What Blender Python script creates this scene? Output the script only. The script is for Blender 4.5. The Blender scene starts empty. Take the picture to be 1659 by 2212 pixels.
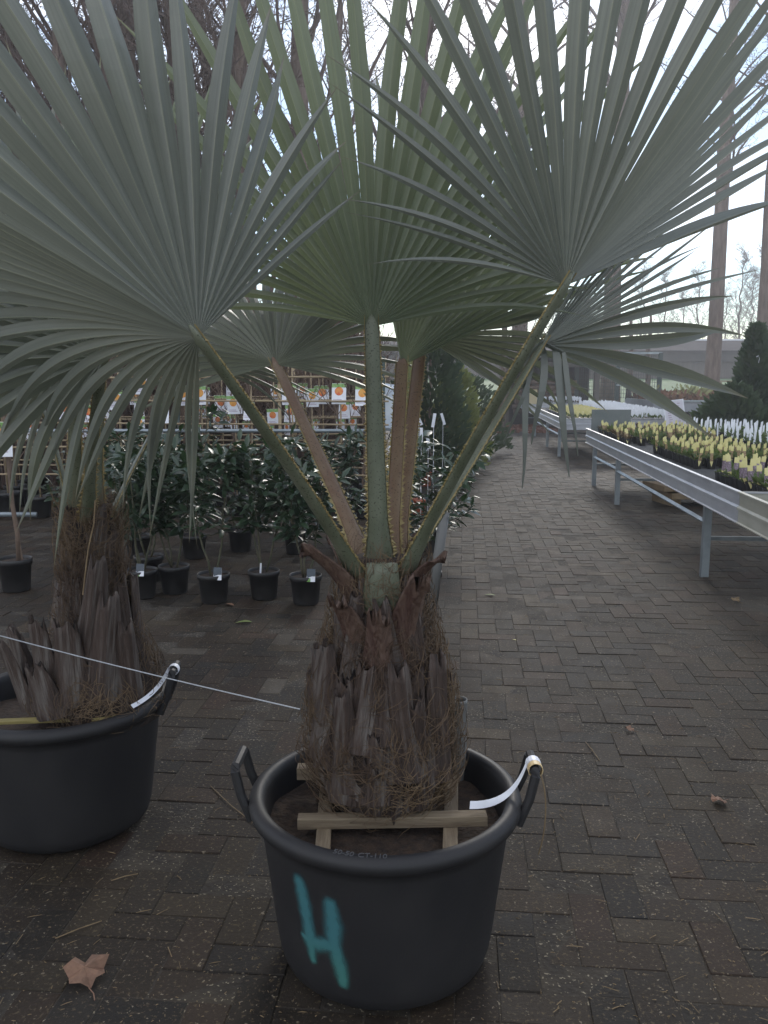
import bpy, bmesh, math, random
from mathutils import Vector as V, Matrix
from mathutils import noise as mnoise
R = math.radians
rnd = random.Random(7)
scene = bpy.context.scene
col = scene.collection

# ------------------------------------------------------------------ camera, sky, sun, exposure
PITCH = R(8.9)
cam_d = bpy.data.cameras.new('camera')
cam_d.sensor_fit = 'VERTICAL'; cam_d.sensor_height = 36.0; cam_d.lens = 36.0 * 1853 / 2212
cam_d.clip_end = 1000; cam_d.clip_start = 0.05
cam = bpy.data.objects.new('camera', cam_d); col.objects.link(cam)
cam.location = (0, 0, 1.5); cam.rotation_euler = (R(90) - PITCH, 0, 0)
scene.camera = cam

SUN_EL, SUN_AZ = R(27), R(9)          # azimuth measured from +Y towards +X
world = bpy.data.worlds.new('World'); scene.world = world; world.use_nodes = True
wn, wl = world.node_tree.nodes, world.node_tree.links
wn.clear()
w_out = wn.new('ShaderNodeOutputWorld'); w_bg = wn.new('ShaderNodeBackground')
sky = wn.new('ShaderNodeTexSky'); sky.sky_type = 'NISHITA'; sky.sun_disc = False
sky.sun_elevation = SUN_EL; sky.sun_rotation = SUN_AZ; sky.dust_density = .1; sky.air_density = 1.0; sky.ozone_density = 2.0
w_tc = wn.new('ShaderNodeTexCoord'); w_map = wn.new('ShaderNodeMapping'); w_map.inputs['Scale'].default_value = (1, 1, 1.9)
w_map.inputs['Location'].default_value = (3.1, 1.7, 0.4)
w_n = wn.new('ShaderNodeTexNoise'); w_n.inputs['Scale'].default_value = 2.1; w_n.inputs['Detail'].default_value = 7; w_n.inputs['Roughness'].default_value = .56
w_r = wn.new('ShaderNodeValToRGB'); w_r.color_ramp.elements[0].position = .43; w_r.color_ramp.elements[1].position = .60
w_mix = wn.new('ShaderNodeMixRGB'); w_mix.inputs['Color2'].default_value = (11.6, 11.8, 12.4, 1)
wl.new(w_tc.outputs['Generated'], w_map.inputs[0]); wl.new(w_map.outputs[0], w_n.inputs['Vector'])
wl.new(w_n.outputs['Fac'], w_r.inputs[0]); wl.new(w_r.outputs[0], w_mix.inputs['Fac'])
wl.new(sky.outputs[0], w_mix.inputs['Color1']); wl.new(w_mix.outputs[0], w_bg.inputs['Color'])
w_bg.inputs['Strength'].default_value = .12
wl.new(w_bg.outputs[0], w_out.inputs[0])

sun_d = bpy.data.lights.new('sun', 'SUN'); sun_d.energy = 1.5; sun_d.angle = R(12); sun_d.color = (1, .95, .87)
sun = bpy.data.objects.new('sun', sun_d); col.objects.link(sun)
sdir = V((math.sin(SUN_AZ) * math.cos(SUN_EL), math.cos(SUN_AZ) * math.cos(SUN_EL), math.sin(SUN_EL)))
sun.rotation_euler = sdir.to_track_quat('Z', 'Y').to_euler()
vs = scene.view_settings
vs.view_transform = 'Standard'; vs.look = 'None'; vs.gamma = 1; vs.use_curve_mapping = False; vs.exposure = 0.58
scene.cycles.max_bounces = 8; scene.cycles.transparent_max_bounces = 8
scene.cycles.use_denoising = True

# ------------------------------------------------------------------ helpers
F_PX = 1853.0
def P(u, v, Y):
    """a place in the yard seen at (u, v) of a 1659x2212 survey picture and standing Y metres away"""
    x, y = (u - 829.5) / F_PX, (1106 - v) / F_PX
    d = V((x, math.cos(PITCH) + y * math.sin(PITCH), -math.sin(PITCH) + y * math.cos(PITCH)))
    return V((0, 0, 1.5)) + d * (Y / d.y)

def lerp(a, b, t): return a + (b - a) * t
def sstep(a, b, x):
    t = min(1, max(0, (x - a) / (b - a))); return t * t * (3 - 2 * t)

WORLD_POS = {}
def wpos(o): return WORLD_POS.get(o.name, V((0, 0, 0))) if o else V((0, 0, 0))

def tag(o, label=None, cat=None, group=None, kind=None):
    if label: o['label'] = label
    if cat: o['category'] = cat
    if group: o['group'] = group
    if kind: o['kind'] = kind
    return o
def empty(name, loc, label, cat, group=None, parent=None):
    o = bpy.data.objects.new(name, None); col.objects.link(o)
    o.empty_display_size = .1
    o.location = V(loc) - wpos(parent); o.parent = parent
    WORLD_POS[o.name] = V(loc)
    return tag(o, label, cat, group)
def part_empty(name, loc, parent):
    o = bpy.data.objects.new(name, None); col.objects.link(o); o.empty_display_size = .05
    o.location = V(loc) - wpos(parent); o.parent = parent; WORLD_POS[o.name] = V(loc)
    return o
def dup(o, parent=None, loc=None, rz=None, scale=None):
    c = o.copy(); col.objects.link(c); c.parent = parent
    if loc is not None: c.location = loc
    if rz is not None: c.rotation_euler = (c.rotation_euler[0], c.rotation_euler[1], rz)
    if scale is not None: c.scale = (scale,) * 3 if isinstance(scale, (int, float)) else scale
    for ch in list(o.children): dup(ch, c)
    return c

class MB:
    def __init__(s): s.v = []; s.f = []; s.m = []; s.c = []
    def add(s, verts, faces, mi=0):
        o = len(s.v); s.v.extend([tuple(q) for q in verts])
        for f in faces: s.f.append(tuple(o + i for i in f)); s.m.append(mi)
        return s
    def tube(s, pts, rad, n=6, mi=0, cap=True, flat=1.0, ref=None):
        pts = [V(p) for p in pts]; k = len(pts)
        if not hasattr(rad, '__len__'): rad = [rad] * k
        vv, ff = [], []
        for i, p in enumerate(pts):
            d = (pts[min(i + 1, k - 1)] - pts[max(i - 1, 0)])
            d = d.normalized() if d.length > 1e-9 else V((0, 0, 1))
            r0 = V(ref) if ref else (V((0, 0, 1)) if abs(d.z) < .92 else V((1, 0, 0)))
            a = d.cross(r0).normalized(); b = a.cross(d)
            for j in range(n):
                t = 2 * math.pi * j / n
                vv.append(p + (a * math.cos(t) + b * math.sin(t) * flat) * rad[i])
        for i in range(k - 1):
            for j in range(n):
                q = (j + 1) % n
                ff.append((i * n + j, i * n + q, (i + 1) * n + q, (i + 1) * n + j))
        if cap:
            ff.append(tuple(range(n))[::-1]); ff.append(tuple((k - 1) * n + j for j in range(n)))
        return s.add(vv, ff, mi)
    def box(s, c, size, rz=0, mi=0, rot=None, bev=0.0):
        c = V(c); h = V(size) / 2
        M = rot if rot else Matrix.Rotation(rz, 3, 'Z')
        if bev <= 0:
            vv = [c + M @ V((x * h.x, y * h.y, z * h.z)) for z in (-1, 1) for y in (-1, 1) for x in (-1, 1)]
            return s.add(vv, [(0, 2, 3, 1), (4, 5, 7, 6), (0, 1, 5, 4), (2, 6, 7, 3), (0, 4, 6, 2), (1, 3, 7, 5)], mi)
        vv = []
        for z, ins in ((-1, 1), (-1, 0), (1, 0), (1, 1)):
            zz = z * (h.z if ins else h.z - bev)
            b = bev if ins else 0
            for x, y in ((-1, -1), (1, -1), (1, 1), (-1, 1)):
                vv.append(c + M @ V((x * (h.x - b), y * (h.y - b), zz)))
        ff = [(3, 2, 1, 0), (12, 13, 14, 15)]
        for k in range(3):
            for j in range(4):
                q = (j + 1) % 4; ff.append((k * 4 + j, k * 4 + q, (k + 1) * 4 + q, (k + 1) * 4 + j))
        return s.add(vv, ff, mi)
    def lathe(s, prof, c, n=48, mi=0, cap_bottom=False, cap_top=False, wob=None):
        c = V(c); vv, ff = [], []
        for i, (r, z) in enumerate(prof):
            for j in range(n):
                t = 2 * math.pi * j / n; rr = r + (wob(t, z) if wob else 0)
                vv.append(c + V((rr * math.cos(t), rr * math.sin(t), z)))
        for i in range(len(prof) - 1):
            for j in range(n):
                q = (j + 1) % n; ff.append((i * n + j, i * n + q, (i + 1) * n + q, (i + 1) * n + j))
        if cap_bottom: ff.append(tuple(range(n))[::-1])
        if cap_top: ff.append(tuple((len(prof) - 1) * n + j for j in range(n)))
        return s.add(vv, ff, mi)
    def ribbon(s, pts, width, side, mi=0, thick=0.0008):
        """thin strip with two faces a little apart"""
        pts = [V(p) for p in pts]; k = len(pts); vv, ff = [], []
        for i, p in enumerate(pts):
            w = (width[i] if hasattr(width, '__len__') else width) / 2
            sd = V(side[i] if isinstance(side, list) else side).normalized()
            d = (pts[min(i + 1, k - 1)] - pts[max(i - 1, 0)]).normalized(); n = d.cross(sd).normalized() * thick
            vv += [p - sd * w + n, p + sd * w + n, p + sd * w - n, p - sd * w - n]
        for i in range(k - 1):
            for j in range(4):
                q = (j + 1) % 4; ff.append((i * 4 + j, i * 4 + q, i * 4 + 4 + q, i * 4 + 4 + j))
        ff += [(3, 2, 1, 0), tuple(4 * (k - 1) + j for j in range(4))]
        return s.add(vv, ff, mi)
    def mesh(s, name, mats, org=(0, 0, 0), smooth=False):
        me = bpy.data.meshes.new(name); o = V(org)
        me.from_pydata([(x - o.x, y - o.y, z - o.z) for x, y, z in s.v], [], s.f)
        for m in (mats if isinstance(mats, (list, tuple)) else [mats]): me.materials.append(m)
        if any(s.m): me.polygons.foreach_set('material_index', s.m)
        if smooth: me.polygons.foreach_set('use_smooth', [True] * len(s.f))
        if s.c:
            at = me.color_attributes.new('tint', 'FLOAT_COLOR', 'CORNER')
            at.data.foreach_set('color', [x for f in s.f for i in f for x in s.c[i]])
        me.update(); return me
    def build(s, name, mats, parent=None, org=None, smooth=False, kind=None):
        org = V(org) if org is not None else wpos(parent)
        o = bpy.data.objects.new(name, s.mesh(name, mats, org, smooth)); col.objects.link(o)
        o.location = org - wpos(parent); o.parent = parent; WORLD_POS[o.name] = org
        if kind: o['kind'] = kind
        return o

# ------------------------------------------------------------------ materials
def mat(name, base, rough=.6, c2=None, scale=8, detail=4, bump=0, bscale=None, spec=.5, stretch=(1, 1, 1), metal=0, ramp=(.35, .65), trans=None, tfac=.35, coord='Object', c3=None, speck=None, rvar=0):
    m = bpy.data.materials.new(name); m.use_nodes = True
    n, l = m.node_tree.nodes, m.node_tree.links
    b = n['Principled BSDF']; out = n['Material Output']
    b.inputs['Roughness'].default_value = rough; b.inputs['Metallic'].default_value = metal
    b.inputs['Specular IOR Level'].default_value = spec
    b.inputs['Base Color'].default_value = (*base, 1)
    tc = n.new('ShaderNodeTexCoord'); mp = n.new('ShaderNodeMapping'); mp.inputs['Scale'].default_value = stretch
    l.new(tc.outputs[coord], mp.inputs[0])
    csock = None
    if c2:
        t = n.new('ShaderNodeTexNoise'); t.inputs['Scale'].default_value = scale; t.inputs['Detail'].default_value = detail
        t.inputs['Roughness'].default_value = .62
        l.new(mp.outputs[0], t.inputs['Vector'])
        r = n.new('ShaderNodeValToRGB'); r.color_ramp.elements[0].position = ramp[0]; r.color_ramp.elements[1].position = ramp[1]
        r.color_ramp.elements[0].color = (*base, 1); r.color_ramp.elements[1].color = (*c2, 1)
        if c3:
            e = r.color_ramp.elements.new((ramp[0] + ramp[1]) / 2); e.color = (*c3, 1)
        l.new(t.outputs['Fac'], r.inputs[0]); csock = r.outputs[0]
        if rvar:
            mr = n.new('ShaderNodeMapRange'); mr.inputs[3].default_value = rough - rvar; mr.inputs[4].default_value = rough + rvar
            l.new(t.outputs['Fac'], mr.inputs[0]); l.new(mr.outputs[0], b.inputs['Roughness'])
    if speck:
        sc, thr, colr = speck
        t2 = n.new('ShaderNodeTexNoise'); t2.inputs['Scale'].default_value = sc; t2.inputs['Detail'].default_value = 1
        l.new(tc.outputs[coord], t2.inputs['Vector'])
        r2 = n.new('ShaderNodeValToRGB'); r2.color_ramp.elements[0].position = thr; r2.color_ramp.elements[1].position = thr + .03
        l.new(t2.outputs['Fac'], r2.inputs[0])
        mx = n.new('ShaderNodeMixRGB'); mx.inputs['Color2'].default_value = (*colr, 1); mx.inputs['Color1'].default_value = (*base, 1)
        l.new(r2.outputs[0], mx.inputs['Fac'])
        if csock: l.new(csock, mx.inputs['Color1'])
        csock = mx.outputs[0]
    if csock: l.new(csock, b.inputs['Base Color'])
    if bump:
        tb = n.new('ShaderNodeTexNoise'); tb.inputs['Scale'].default_value = bscale or scale * 3; tb.inputs['Detail'].default_value = 5
        l.new(mp.outputs[0], tb.inputs['Vector'])
        bp = n.new('ShaderNodeBump'); bp.inputs['Strength'].default_value = bump; bp.inputs['Distance'].default_value = .01
        l.new(tb.outputs['Fac'], bp.inputs['Height']); l.new(bp.outputs[0], b.inputs['Normal'])
    if trans:
        tr = n.new('ShaderNodeBsdfTranslucent'); tr.inputs[0].default_value = (*trans, 1)
        ms = n.new('ShaderNodeMixShader'); ms.inputs[0].default_value = tfac
        l.new(b.outputs[0], ms.inputs[1]); l.new(tr.outputs[0], ms.inputs[2]); l.new(ms.outputs[0], out.inputs[0])
    return m

def brick_mat(name, from_obj):
    m = bpy.data.materials.new(name); m.use_nodes = True
    n, l = m.node_tree.nodes, m.node_tree.links; b = n['Principled BSDF']
    if from_obj:
        oi = n.new('ShaderNodeObjectInfo'); base = oi.outputs['Color']
    else:
        at = n.new('ShaderNodeAttribute'); at.attribute_name = 'tint'; base = at.outputs['Color']
    ge = n.new('ShaderNodeNewGeometry')
    def noise(s, d, lo, hi):
        t = n.new('ShaderNodeTexNoise'); t.inputs['Scale'].default_value = s; t.inputs['Detail'].default_value = d; t.inputs['Roughness'].default_value = .65
        l.new(ge.outputs['Position'], t.inputs['Vector'])
        r = n.new('ShaderNodeValToRGB'); r.color_ramp.elements[0].position = lo; r.color_ramp.elements[1].position = hi
        l.new(t.outputs['Fac'], r.inputs[0]); return r.outputs[0], t.outputs['Fac']
    def mix(fac, c1, c2, mode='MIX', amt=1):
        x = n.new('ShaderNodeMixRGB'); x.blend_type = mode
        if amt != 1:
            mm = n.new('ShaderNodeMath'); mm.operation = 'MULTIPLY'; mm.inputs[1].default_value = amt; l.new(fac, mm.inputs[0]); fac = mm.outputs[0]
        l.new(fac, x.inputs['Fac']); l.new(c1, x.inputs['Color1'])
        if isinstance(c2, tuple): x.inputs['Color2'].default_value = (*c2, 1)
        else: l.new(c2, x.inputs['Color2'])
        return x.outputs[0]
    big, bigf = noise(1.1, 4, .38, .64)          # damp and mossy areas
    mid, midf = noise(9, 5, .4, .68)
    fine, finef = noise(110, 5, .35, .7)
    grit, _ = noise(85, 3, .585, .63)
    grit2, _ = noise(60, 2, .665, .69)
    c = mix(big, base, (.020, .016, .009), amt=.45)
    c = mix(mid, c, (.048, .036, .025), amt=.4)
    c = mix(fine, c, (.012, .009, .007), amt=.55)
    c = mix(grit, c, (.12, .088, .05), amt=.5)
    c = mix(grit2, c, (.26, .215, .155), amt=.6)
    l.new(c, b.inputs['Base Color'])
    mr = n.new('ShaderNodeMapRange'); mr.inputs[3].default_value = .58; mr.inputs[4].default_value = .88; b.inputs['Specular IOR Level'].default_value = .2
    l.new(midf, mr.inputs[0]); l.new(mr.outputs[0], b.inputs['Roughness'])
    bp = n.new('ShaderNodeBump'); bp.inputs['Strength'].default_value = .55; bp.inputs['Distance'].default_value = .004
    l.new(finef, bp.inputs['Height']); l.new(bp.outputs[0], b.inputs['Normal'])
    return m

M = {}
M['brick_o'] = brick_mat('brick single', True)
M['brick_a'] = brick_mat('brick field', False)
M['joint'] = mat('joint sand and moss', (.014, .010, .007), .9, (.038, .029, .018), 12, 6, .6, 60, speck=(120, .66, (.2, .17, .12)))
M['ground'] = mat('far trodden ground', (.055, .046, .04), .8, (.10, .085, .07), .8, 6, .3, 30)
M['soil_bank'] = mat('bare soil', (.04, .028, .02), .9, (.09, .065, .045), 1.6, 7, .8, 14, coord='Generated', stretch=(20, 20, 4))
M['lawn'] = mat('lawn', (.035, .085, .018), .8, (.065, .13, .03), 3, 6, .6, 40)
M['pot'] = mat('dark pot plastic', (.0135, .0130, .0145), .58, (.020, .0185, .019), 5, 7, .05, 90, rvar=.12, spec=.4)
M['potsmall'] = mat('black nursery plastic', (.012, .012, .013), .5, (.022, .02, .02), 9, 5, .05, 90, rvar=.08)
M['soil'] = mat('potting soil', (.016, .010, .007), .95, (.05, .030, .018), 40, 8, 1.0, 70)
M['petiole'] = mat('petiole green', (.075, .085, .05), .5, (.135, .145, .10), 14, 5, .15, 60, stretch=(1, 1, .35), speck=(210, .63, (.045, .05, .028)))
M['petiole_brown'] = mat('petiole ochre', (.115, .058, .028), .5, (.15, .10, .055), 14, 5, .15, 60, stretch=(1, 1, .35), speck=(210, .64, (.07, .04, .02)))
M['thorn'] = mat('thorn yellow', (.27, .215, .09), .55, (.19, .135, .05), 30)
M['boot'] = mat('old leaf base', (.020, .012, .009), .72, (.13, .112, .10), 7, 7, .9, 26, stretch=(7, 7, .6), c3=(.052, .032, .024), ramp=(.32, .68))
M['boot_red'] = mat('fresh leaf base', (.05, .022, .016), .6, (.12, .075, .055), 6, 6, .7, 26, stretch=(7, 7, .6))
M['trunk'] = mat('trunk core', (.014, .009, .007), .95, (.035, .021, .014), 18, 8, 1, 50)
M['fibre'] = mat('palm fibre', (.055, .031, .017), .8, (.15, .10, .055), 3, 3)
M['wood'] = mat('weathered plank', (.13, .095, .06), .8, (.24, .19, .125), 5, 7, .4, 30, stretch=(1, 14, 14))
M['wood_y'] = mat('weathered plank front to back', (.13, .095, .06), .8, (.24, .19, .125), 5, 7, .4, 30, stretch=(14, 1, 14))
M['lath'] = mat('yellow lath', (.22, .18, .055), .7, (.31, .25, .09), 6, 6, .3, 30, stretch=(1, 10, 10))
M['tag'] = mat('white tag', (.78, .79, .84), .5, (.7, .71, .76), 20)
M['tag_yellow'] = mat('tan sticker', (.62, .46, .24), .5)
M['string'] = mat('grey cord', (.36, .38, .40), .5, (.25, .26, .28), 200)
M['straw'] = mat('dry straw', (.20, .14, .075), .8, (.12, .08, .04), 20)
M['dryleaf'] = mat('dry leaf', (.22, .12, .075), .75, (.12, .065, .04), 25, 5, .4)
M['greenleaf'] = mat('fallen green leaf', (.09, .14, .035), .5, (.14, .16, .05), 25)
M['pvc'] = mat('grey pvc', (.125, .125, .12), .55, (.10, .10, .095), 4, 5)
M['laurel'] = mat('laurel leaf', (.018, .038, .020), .34, (.040, .066, .034), 3, 3, .1, 60, trans=(.05, .11, .02), tfac=.12, spec=.6)
M['stem'] = mat('laurel stem', (.05, .055, .03), .7, (.09, .075, .045), 16)
M['bark'] = mat('grey brown bark', (.10, .072, .056), .9, (.19, .145, .12), 3, 7, .8, 18, stretch=(3, 3, .6))
M['twig'] = mat('winter twigs', (.085, .06, .05), .85, (.15, .11, .095), .8, 3)
M['brush'] = mat('brush twigs', (.07, .042, .034), .85, (.14, .09, .07), .9, 3)
M['cane'] = mat('bamboo cane', (.25, .185, .11), .6, (.36, .28, .17), 3, 4)
M['bark_thin'] = mat('young bark', (.10, .068, .05), .8, (.16, .11, .08), 8)
M['steel'] = mat('galvanised tube', (.30, .34, .37), .38, (.22, .25, .27), 5, 5, metal=.5, rvar=.1)
M['alu'] = mat('aluminium bench side', (.36, .37, .40), .42, (.47, .48, .50), 3.5, 6, .05, 40, metal=.35, stretch=(1, 1, 3), rvar=.12)
M['alu_old'] = mat('stained aluminium', (.34, .33, .27), .48, (.44, .43, .37), 3.5, 6, .05, 40, metal=.3, stretch=(1, 1, 3), rvar=.12)
M['leg'] = mat('bench leg steel', (.13, .15, .16), .5, (.20, .22, .23), 6, 5, metal=.4)
M['mesh'] = mat('bench mesh wire', (.13, .135, .14), .5, metal=.4)
M['lab_yellow'] = mat('yellow plant label', (.62, .56, .22), .5, (.70, .64, .33), 9)
M['lab_white'] = mat('white plant label', (.74, .76, .80), .5)
M['lab_pic'] = mat('label photograph', (.10, .055, .075), .5, (.34, .28, .34), 60, 3)
M['lab_pic2'] = mat('label photograph ochre', (.16, .09, .05), .5, (.40, .30, .16), 60, 3)
M['peren'] = mat('perennial leaves', (.045, .085, .025), .6, (.11, .14, .055), 7, 4, trans=(.13, .19, .04), tfac=.3)
M['peren_brown'] = mat('withered perennial', (.085, .05, .03), .7, (.14, .11, .06), 7, 4, trans=(.15, .11, .05), tfac=.25)
M['terra'] = mat('terracotta plastic', (.34, .095, .045), .5, (.27, .075, .04), 6)
M['rust'] = mat('rusty brown tub', (.13, .05, .03), .8, (.19, .085, .05), 9, 6)
M['conifer'] = mat('conifer green', (.020, .042, .020), .7, (.055, .085, .035), 2.5, 4, trans=(.06, .1, .03), tfac=.15)
M['yellowshrub'] = mat('yellow green shrub', (.10, .13, .03), .7, (.19, .21, .06), 3, 4, trans=(.2, .22, .05), tfac=.2)
M['moss_post'] = mat('mossy trunk', (.10, .12, .035), .9, (.16, .17, .06), 9, 6, .6)
M['fence'] = mat('green fence steel', (.022, .042, .036), .45)
M['shedwall'] = mat('shed wall boards', (.085, .072, .064), .85, (.12, .105, .092), 2, 5, .3, 14, stretch=(3, 3, .4))
M['shedroof'] = mat('shed roof sheet', (.05, .043, .043), 1.0, (.07, .062, .06), 2, 5, spec=.05)
M['sheddark'] = mat('shed dark fascia', (.055, .048, .045), .8, (.08, .07, .065), 2)
M['whiteedge'] = mat('white roof edge', (.75, .76, .8), .5)
M['log'] = mat('stacked log', (.085, .055, .038), .9, (.16, .11, .08), 6, 6, .6)
M['dark'] = mat('dark shed boards', (.025, .021, .018), .9, (.045, .038, .032), 3)
M['bedside'] = mat('zinc bed side', (.20, .215, .24), .5, (.28, .29, .32), 2, 5, metal=.2)
M['heath'] = mat('rusty groundcover', (.15, .072, .035), .85, (.24, .12, .06), 4, 5)
M['hosta'] = mat('yellow variegated leaves', (.24, .26, .08), .6, (.36, .36, .17), 8)
M['pallet'] = mat('pallet wood', (.18, .125, .07), .8, (.26, .19, .11), 4, 5)
M['black_tray'] = mat('black tray plastic', (.012, .012, .012), .5)
M['apple'] = mat('printed apple red', (.62, .085, .03), .5, (.68, .30, .07), 30)
M['orange'] = mat('printed orange fruit', (.66, .24, .03), .5, (.68, .36, .08), 30)
M['print_green'] = mat('printed leaf green', (.12, .30, .05), .5, (.32, .46, .2), 40)
M['print_dark'] = mat('printed dark foliage', (.05, .065, .085), .5, (.075, .09, .11), 25)
M['ink'] = mat('faded print', (.50, .43, .50), .6)
M['sheet'] = mat('translucent sheet paper', (.70, .69, .74), .6, trans=(.75, .73, .78), tfac=.35)
M['plastic_bag'] = mat('pale blue plastic film', (.46, .52, .60), .35, (.60, .64, .68), 5)
M['board_pale'] = mat('pale yellow board', (.55, .46, .27), .6)
M['grey_board'] = mat('grey green panel', (.105, .125, .12), .6, (.14, .155, .15), 5)

def leaf_mat(name, c1, c2, tr, tfac):
    m = bpy.data.materials.new(name); m.use_nodes = True
    n, l = m.node_tree.nodes, m.node_tree.links; b = n['Principled BSDF']; out = n['Material Output']
    at = n.new('ShaderNodeAttribute'); at.attribute_name = 'tint'; sp = n.new('ShaderNodeSeparateColor'); l.new(at.outputs['Color'], sp.inputs[0])
    # r: finger number, g: across the finger, b: along the finger
    def math_(op, a, b_):
        x = n.new('ShaderNodeMath'); x.operation = op
        for i, q in enumerate((a, b_)):
            if q is None: continue
            if isinstance(q, (int, float)): x.inputs[i].default_value = q
            else: l.new(q, x.inputs[i])
        return x.outputs[0]
    cv = n.new('ShaderNodeCombineXYZ')
    l.new(math_('ADD', math_('MULTIPLY', sp.outputs[1], 9.0), math_('MULTIPLY', sp.outputs[0], 400.0)), cv.inputs[0]); l.new(math_('MULTIPLY', sp.outputs[2], 1.3), cv.inputs[1])
    t = n.new('ShaderNodeTexNoise'); t.inputs['Scale'].default_value = 1.0; t.inputs['Detail'].default_value = 4; t.inputs['Roughness'].default_value = .6; l.new(cv.outputs[0], t.inputs['Vector'])
    mr = n.new('ShaderNodeMapRange'); mr.inputs[1].default_value = .3; mr.inputs[2].default_value = .7; l.new(t.outputs['Fac'], mr.inputs[0])
    mx = n.new('ShaderNodeMixRGB'); mx.inputs['Color1'].default_value = (*c1, 1); mx.inputs['Color2'].default_value = (*c2, 1); l.new(mr.outputs[0], mx.inputs['Fac'])
    # paler rib along the fold
    rib = math_('SUBTRACT', 1.0, math_('MULTIPLY', math_('ABSOLUTE', math_('SUBTRACT', sp.outputs[1], .5), None), 14.0)); rib = math_('MULTIPLY', math_('MAXIMUM', rib, 0.0), .55)
    mx2 = n.new('ShaderNodeMixRGB'); mx2.inputs['Color2'].default_value = (c2[0] * 1.5, c2[1] * 1.4, c2[2] * 1.1, 1); l.new(rib, mx2.inputs['Fac']); l.new(mx.outputs[0], mx2.inputs['Color1'])
    # dry tips
    tip = n.new('ShaderNodeMapRange'); tip.inputs[1].default_value = .90; tip.inputs[2].default_value = 1.0; tip.inputs[4].default_value = .8; l.new(sp.outputs[2], tip.inputs[0])
    mx3 = n.new('ShaderNodeMixRGB'); mx3.inputs['Color2'].default_value = (.17, .115, .06, 1); l.new(tip.outputs[0], mx3.inputs['Fac']); l.new(mx2.outputs[0], mx3.inputs['Color1'])
    g = n.new('ShaderNodeHueSaturation'); wn_ = n.new('ShaderNodeTexWhiteNoise'); wn_.noise_dimensions = '1D'; l.new(math_('MULTIPLY', sp.outputs[0], 997.0), wn_.inputs['W'])
    mr2 = n.new('ShaderNodeMapRange'); mr2.inputs[3].default_value = .8; mr2.inputs[4].default_value = 1.18; l.new(wn_.outputs['Value'], mr2.inputs[0]); l.new(mr2.outputs[0], g.inputs['Value']); l.new(mx3.outputs[0], g.inputs['Color'])
    l.new(g.outputs[0], b.inputs['Base Color']); b.inputs['Roughness'].default_value = .34; b.inputs['Specular IOR Level'].default_value = .5
    bp = n.new('ShaderNodeBump'); bp.inputs['Strength'].default_value = .25; bp.inputs['Distance'].default_value = .002; l.new(t.outputs['Fac'], bp.inputs['Height']); l.new(bp.outputs[0], b.inputs['Normal'])
    trn = n.new('ShaderNodeBsdfTranslucent'); trn.inputs[0].default_value = (*tr, 1); ms = n.new('ShaderNodeMixShader'); ms.inputs[0].default_value = tfac
    l.new(b.outputs[0], ms.inputs[1]); l.new(trn.outputs[0], ms.inputs[2]); l.new(ms.outputs[0], out.inputs[0])
    return m
M['leaf'] = leaf_mat('palm leaf', (.10, .112, .09), (.155, .165, .135), (.20, .22, .13), .26)
M['leaf_back'] = leaf_mat('palm leaf silvery', (.115, .128, .115), (.185, .195, .175), (.21, .225, .155), .24)
M['leaf_green'] = leaf_mat('palm leaf green', (.10, .122, .085), (.15, .17, .128), (.23, .27, .14), .32)

def paint_mat():
    m = bpy.data.materials.new('turquoise spray paint'); m.use_nodes = True
    n, l = m.node_tree.nodes, m.node_tree.links; b = n['Principled BSDF']; out = n['Material Output']
    b.inputs['Roughness'].default_value = .5
    at = n.new('ShaderNodeAttribute'); at.attribute_name = 'tint'
    sp = n.new('ShaderNodeSeparateColor'); l.new(at.outputs['Color'], sp.inputs[0])
    mx = n.new('ShaderNodeMixRGB'); mx.inputs['Color1'].default_value = (.05, .165, .185, 1); mx.inputs['Color2'].default_value = (.055, .19, .155, 1)
    l.new(sp.outputs[1], mx.inputs['Fac']); l.new(mx.outputs[0], b.inputs['Base Color'])
    tr = n.new('ShaderNodeBsdfTransparent'); ms = n.new('ShaderNodeMixShader')
    l.new(sp.outputs[0], ms.inputs[0]); l.new(tr.outputs[0], ms.inputs[1]); l.new(b.outputs[0], ms.inputs[2]); l.new(ms.outputs[0], out.inputs[0])
    return m
M['paint'] = paint_mat()

# ------------------------------------------------------------------ yard frame: B runs along the benches, N across
BANG = math.atan2(.0917, .9958)
B = V((.0917, .9958, 0)); N = V((.9958, -.0917, 0)); J = V((2.284, 5.452, 0))
def W(s, n, z): return J + B * s + N * n + V((0, 0, z))
YARD = -BANG

POT = V((.003, 2.08, 0)); LPOT = V((-1.085, 2.76, 0))

# ------------------------------------------------------------------ ground
def grid_sheet(x0, x1, y0, y1, nx, ny, h):
    m = MB(); vv = []; ff = []
    for j in range(ny + 1):
        for i in range(nx + 1):
            x = lerp(x0, x1, i / nx); y = lerp(y0, y1, j / ny); vv.append((x, y, h(x, y)))
    for j in range(ny):
        for i in range(nx):
            a = j * (nx + 1) + i; ff.append((a, a + 1, a + nx + 2, a + nx + 1))
    return m.add(vv, ff)
tag(grid_sheet(-400, 400, -60, 700, 2, 2, lambda x, y: -.06).build('ground', M['ground']), kind='structure')
pav = grid_sheet(-16, 9, -4, 31, 25, 35, lambda x, y: -.0018).build('brick_pavement', M['joint'])
tag(pav, kind='structure')
def bank_h(x, y):
    t = sstep(4.9, 8.6, x - .092 * (y - 5.4)) * sstep(6, 20, y)
    return -.035 + .62 * t + .45 * sstep(27, 31, y) * sstep(3.0, 6.0, x) + .05 * mnoise.noise(V((x, y, 0)))
tag(grid_sheet(4.6, 30, 4, 32, 50, 56, bank_h).build('soil_bank', M['soil_bank'], smooth=True), kind='structure')
def lawn_h(x, y): return lerp(.55, 1.45, sstep(27, 46, y)) - .8 * sstep(2, -4, x)
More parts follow.
